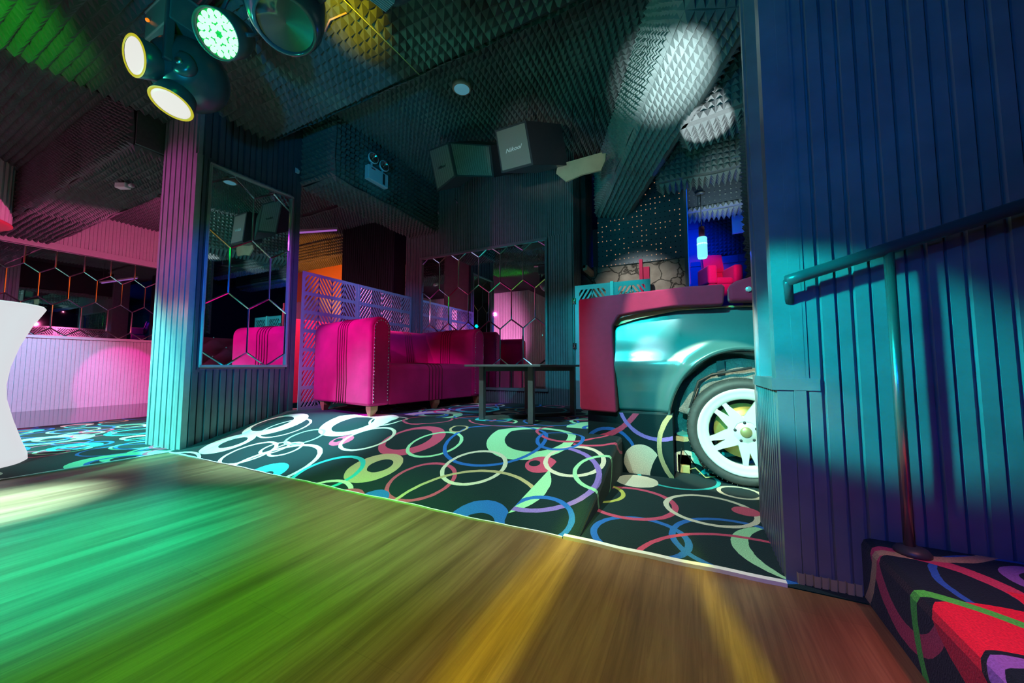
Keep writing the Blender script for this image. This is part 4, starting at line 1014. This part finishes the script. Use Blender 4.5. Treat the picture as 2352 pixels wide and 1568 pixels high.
# two more moving heads further right
def mover(loc,rot,label,sc=1.):
    o=thing('moving_head_light',label,'stage light',loc); q=Matrix.Rotation(rot[2],4,'Z')@Matrix.Rotation(rot[0],4,'X')@Matrix.Rotation(rot[1],4,'Y')
    m=MB(); prof=[(.001,-.19),(.06,-.185),(.105,-.15),(.128,-.07),(.132,.03),(.118,.12),(.098,.165),(.088,.17),(.086,.155)]
    m.lathe([(a*sc,b*sc) for a,b in prof],q,32,cap=False); h=m.build('head',mat('mover_shell',(.06,.085,.12),.22,coat=.4),o)
    m=MB(); m.lathe([(.001,.145*sc),(.055*sc,.15*sc),(.087*sc,.156*sc)],q,32,cap=False); m.build('front_lens',mat('dark_lens',(.04,.05,.08),.06,coat=1.),h)
    m=MB()
    for k in range(7): m.box((.118*sc,-.05*sc,(-.08+.022*k)*sc),(.137*sc,.05*sc,(-.072+.022*k)*sc),0,q@Matrix.Rotation(R_(-100),4,'Z'))
    m.build('cooling_vent',mat('vent_bluegrey',(.16,.24,.36),.4),h)
    m=MB()
    for s in (-1,1): m.box((s*.15*sc-.018,-.05,-.05),(s*.15*sc+.018,.05,.30*sc))
    m.box((-.17*sc,-.07,.26*sc),(.17*sc,.07,.31*sc)); m.build('yoke',BLACKP,o,bevel=.008)
    m=MB(); m.box((-.15*sc,-.12*sc,.31*sc),(.15*sc,.12*sc,.40*sc)); m.build('base_housing',BLACKP,o,bevel=.008)
    return o
mover(Vector((-1.45,.84,2.15)),(R_(158),0,R_(62)),'large dark blue moving head light hanging at top centre-left',1.12)
mover(Vector((-.90,.86,2.07)),(R_(120),0,R_(60)),'dark moving head light cut by the top edge of the photo',.95)
m=MB(); m.tube([(-1.75,1.25,2.765),(-1.72,1.5,2.745),(-1.70,1.72,2.735),(-1.69,1.92,2.73)],.003,5); tag(m.build('loose_wire',mat('pale_wire',(.5,.5,.2),.5)),'thin pale wire hanging along the ceiling foam beside the yellow light','wire')
m=MB(); m.tube([(-2.0,1.4,2.74),(-1.9,1.36,2.735),(-1.78,1.38,2.745)],.005,6); tag(m.build('loose_wire',mat('rosy_wire',(.6,.3,.3),.4)),'short rosy rod lying against the ceiling foam, lower of the two wires','wire')

# ================================================================= lights
def spot(name,loc,target,P,col,ang=40,blend=.4,rad=.04,spec=1.):
    l=bpy.data.lights.new(name,'SPOT'); l.energy=P; l.color=col; l.spot_size=R_(ang); l.spot_blend=blend; l.shadow_soft_size=rad; l.specular_factor=spec
    o=bpy.data.objects.new(name,l); COL.objects.link(o); o.matrix_world=Matrix.Translation(loc)@(Vector(target)-Vector(loc)).to_track_quat('-Z','Y').to_matrix().to_4x4(); return o
def point(name,loc,P,col,rad=.05):
    l=bpy.data.lights.new(name,'POINT'); l.energy=P; l.color=col; l.shadow_soft_size=rad; o=bpy.data.objects.new(name,l); COL.objects.link(o); o.location=loc; return o
def area(name,loc,target,P,col,sx,sy):
    l=bpy.data.lights.new(name,'AREA'); l.energy=P; l.color=col; l.shape='RECTANGLE'; l.size=sx; l.size_y=sy
    o=bpy.data.objects.new(name,l); COL.objects.link(o); o.matrix_world=Matrix.Translation(loc)@(Vector(target)-Vector(loc)).to_track_quat('-Z','Y').to_matrix().to_4x4(); return o
TEAL=(0,.95,.85); MAG=(1.,.0,.75); WHT=(.85,1.,.97)
# pillar and carpet by it
spot('stage_spot_teal',(-3.1,-.9,2.0),(-3.85,1.45,.30),520,TEAL,34,.8)
spot('stage_spot_pink',(-4.6,-.6,2.0),(-3.95,1.45,1.9),120,(1.,.08,.62),38,.7)
spot('stage_spot_blue',(-1.8,.25,1.5),(-3.5,1.65,1.1),120,(.0,.10,1.),40,.8)
spot('stage_spot_pillar_side',(-2.4,.25,1.6),(-3.5,1.9,.45),10,(.0,.6,.7),50,.7)
# left room
spot('side_room_pink',(-5.2,2.3,1.5),(-8.6,2.2,1.7),240,(1.,.12,.38),110,.5,0)
spot('side_room_lilac',(-6.2,.9,1.7),(-8.6,1.5,.25),420,(.20,.60,1.),56,.7,0)
spot('side_room_magenta',(-6.2,2.3,2.2),(-8.6,2.6,.35),260,(1.,.0,.5),22,.25,0)
spot('side_room_floor',(-4.7,.2,2.6),(-4.6,1.1,0),1700,(.16,1.,.80),60,.6)
spot('side_room_floor_pink',(-6.0,.9,2.4),(-6.0,1.7,0),160,(.9,.45,1.),60,.6,0)
point('side_room_up',(-5.4,.4,1.3),13,(1.,.12,.25),0)
spot('cladding_pink',(-5.8,-1.2,1.4),(-6.2,-3.,1.6),260,(1.,.25,.65),100,.5,0)
# dance floor
spot('floor_green',(-1.75,.1,2.6),(-1.55,.66,0),520,(.02,1.,.0),44,.9)
spot('floor_teal',(-2.3,-.1,2.5),(-2.1,.36,0),1300,(0,.85,.90),38,.9)
spot('floor_white',(-2.7,.05,1.9),(-2.9,.48,0),2600,(.30,.9,1.),24,.9)
spot('floor_warm',(-.1,.2,2.7),(-.1,.8,0),110,(1.,.62,.50),38,.9)
spot('floor_olive',(-.8,.1,2.6),(-.75,.85,0),110,(.55,1.,.06),42,.9)
g=spot('floor_yellow_streak',(-.44,.95,2.6),(-.44,.96,0),420,(.80,1.,.0),32,.25); g.scale=(.09,1,1)
g=spot('floor_yellow_streak',(.085,1.0,2.6),(.08,1.02,0),420,(.80,1.,.0),30,.2); g.scale=(.035,1,1)
# ramp carpet
spot('ramp_white',(-2.6,1.5,2.6),(-2.65,1.8,.1),1500,(.30,1.,.98),36,.9,0)
spot('ramp_neutral',(-1.2,1.3,2.6),(-1.15,1.85,.1),270,(.60,1.,.88),54,.7,0)
spot('lower_neutral',(-.3,1.55,2.45),(-.13,1.85,0),100,(.85,1.,.80),36,.5,0)
spot('platform_wash',(-1.2,1.9,2.6),(-1.5,3.1,.2),110,(.2,.75,1.),60,.8,0)
# sofa
spot('sofa_magenta',(-2.9,.3,1.9),(-2.86,2.3,.62),330,(.95,.0,1.),32,.5)
spot('sofa_red',(-1.0,1.2,2.3),(-2.4,3.0,.6),48,(1.,.03,.40),44,.7,0)
# screen
spot('screen_violet',(-2.1,1.6,2.3),(-3.45,2.5,1.25),60,(.50,.03,1.),50,.8,0)
spot('screen_blue',(-2.1,2.2,2.3),(-3.45,3.3,1.25),80,(.06,.32,1.),44,.7,0)
spot('behind_screen_pink',(-4.3,2.7,1.5),(-6.2,4.9,.5),260,(1.,.03,.20),60,.6,0)
spot('behind_screen_orange',(-6.4,3.4,1.2),(-6.5,5.2,2.75),260,(1.,.30,.02),60,.5,0)
spot('bench_back_pink',(-3.62,3.0,1.95),(-4.13,3.05,.8),220,(1.,.16,.40),125,.6,0)
# mirror wall
spot('mirrorwall_teal',(-.9,1.3,1.6),(-1.25,3.7,.75),110,(0,.75,.95),36,.7,0)
spot('mirrorwall_top',(-1.3,1.4,1.6),(-1.4,3.7,2.5),30,(0,.65,.95),50,.8,0)
spot('mirrorwall_pink',(-2.4,1.4,1.6),(-3.3,3.7,1.9),18,(1.,.2,.5),34,.7,0)
# car
spot('car_key',(-.65,.7,1.95),(-.05,2.35,.76),230,(.0,1.,.92),34,.5,0)
spot('car_white',(-.20,1.0,2.4),(-.22,2.33,.95),300,WHT,10,.7,0)
spot('car_white',(-.5,1.0,1.6),(-.20,2.33,.68),90,WHT,11,1.,0)
spot('wheel_yellow',(-.2,.9,1.5),(.16,2.33,.38),170,(1.,.97,.60),24,.2,0)
spot('wheel_teal',(-.2,.9,.9),(.16,2.33,.45),60,(.05,1.,.95),36,.5,0)
spot('block_white',(-.3,1.35,.8),(-.25,2.33,.10),16,(1.,1.,.8),15,.7,0)
spot('cover_red',(-1.0,.9,1.7),(-.50,2.3,.78),34,(1.,.12,.6),30,.7,0)
spot('cover_white',(-.1,1.2,2.2),(-.13,2.3,1.05),34,WHT,8,.8,0)
spot('cover_red',(-.3,1.0,1.7),(.15,2.3,1.08),22,(1.,.25,.5),24,.7,0)
spot('gate_teal',(-.8,1.8,2.3),(-.75,3.6,1.3),90,(0,.95,.95),28,.6,0)
# right wall
spot('wall_cyan',(-.75,.55,1.25),(.285,1.41,.73),240,(0,.88,.82),24,.3)
spot('wall_cyan_soft',(-.6,.3,1.3),(.6,1.41,.9),7,(0,.40,.9),44,.9)
spot('wall_blue',(-.1,.1,1.3),(.30,1.41,1.6),30,(.0,.22,.9),76,1.)
spot('wall_blue_low',(.1,.3,.9),(.55,1.41,.30),16,(.0,.10,1.),70,.8)
spot('wall_yellow',(-.5,.6,1.1),(.275,1.41,.55),24,(1.,.9,.3),9,.2)
spot('post_white',(-.7,1.25,1.0),(.235,1.72,.74),12,WHT,12,.6,0)
# step
spot('step_red',(.72,.75,1.6),(.62,.98,.16),60,(1.,.28,.34),32,.8)
# ceilings
spot('ceiling_up_green',(-2.9,-.2,1.4),(-3.72,.36,2.8),190,(.01,1.,.01),36,1.)
spot('ceiling_up_teal',(-3.0,.0,1.6),(-1.2,1.4,2.8),60,(.05,.95,.60),80,.8)
spot('ceiling_up_teal',(-.9,-.3,.9),(-1.0,1.4,2.8),26,(.05,.9,.60),90,.8)
spot('ceiling_up_far',(-2.4,1.6,1.2),(-1.6,3.0,3.05),12,(.02,.75,.75),110,.8,0)
spot('speaker_light',(-1.0,1.0,1.7),(-1.30,2.8,2.6),50,(1.,.80,.72),22,.8,0)
spot('board_light',(-.7,1.6,1.9),(-.85,3.0,2.44),14,(1.,.62,.55),20,.6,0)
spot('emergency_light_cyan',(-1.8,2.0,2.2),(-3.0,2.74,2.7),8,(.0,.75,1.),20,.6,0)
spot('ceiling_yellow',(-1.6,1.0,2.3),(-1.78,1.38,2.76),34,(1.,.85,.0),40,.8,0)
point('rig_green',(-1.95,.62,2.12),2.2,(.0,1.,.05),0)
spot('rig_blue',(-1.2,-.3,1.2),(-2.0,.85,2.2),90,(.0,.45,1.),44,.8)
spot('beam_white',(.12,1.15,1.45),(-.07,2.42,2.5),440,(.72,1.,.97),20,.9,0)
spot('beam_teal',(-.2,1.0,1.1),(-.3,3.1,2.5),20,(.05,.85,.85),46,.8,0)
spot('cross_white',(.05,2.2,1.5),(.15,3.02,2.5),130,(.85,1.,1.),17,.4,0)
spot('back_beam_white',(.3,4.2,1.9),(.33,4.62,2.65),16,(.7,1.,.95),60,.8,0)
spot('back_beam_white',(.3,3.2,1.9),(.33,4.1,2.55),12,(.7,1.,.95),40,.8,0)
point('pendant_glow',(.165,4.9,1.94),16,(.0,.06,1.),0)
spot('back_wall_blue',(.1,5.0,2.8),(-.05,6.3,2.25),240,(.0,.03,1.),66,.9,0)
spot('stone_teal',(-.6,2.9,2.2),(-.55,4.5,1.45),110,(.75,.85,.85),40,1.,0)
spot('armchair_magenta',(.52,4.5,2.1),(.27,5.55,1.9),90,(1.,.08,.4),40,.6,0)

for o_ in list(COL.objects):
    b_=o_.name.split('.')[0]
    g_={'hanging_loudspeaker':'loudspeakers hanging under the foam ceiling','moving_head_light':'moving head stage lights at the top left','hexagon_wall_mirror':'hexagon-pane mirrors on the walls','suspension_wire':'thin suspension wires','loose_wire':'loose wires on the ceiling foam','hanging_chain':'chains holding the loudspeakers','hanging_pull_cord':'cords hanging under the loudspeakers','cable':'cables under the car'}.get(b_)
    if g_ and o_.parent is None and 'label' in o_: o_['group']=g_
# world: near-black blue room tone
w=bpy.data.worlds.new('World'); SC.world=w; w.use_nodes=True; w.node_tree.nodes['Background'].inputs[0].default_value=(.05,.35,.6,1); w.node_tree.nodes['Background'].inputs[1].default_value=.01

# ================================================================= camera
cam=bpy.data.cameras.new('Camera'); co=bpy.data.objects.new('Camera',cam); COL.objects.link(co); SC.camera=co
cam.sensor_width=36; cam.lens=36*835/2352; cam.clip_start=.02
pitch=math.atan(56/835); yaw=math.atan((1590-1176)*math.cos(pitch)/835)
co.location=(0,0,.65); co.rotation_euler=(PI/2+pitch,0,yaw)
vs_=SC.view_settings; SC.display_settings.display_device='sRGB'; vs_.view_transform='Standard'; vs_.look='None'; vs_.exposure=0; vs_.gamma=1; vs_.use_curve_mapping=False
SC.cycles.max_bounces=6; SC.cycles.diffuse_bounces=3; SC.cycles.glossy_bounces=4; SC.cycles.transmission_bounces=4
SC.cycles.use_denoising=True
SC.cycles.sample_clamp_indirect=4.
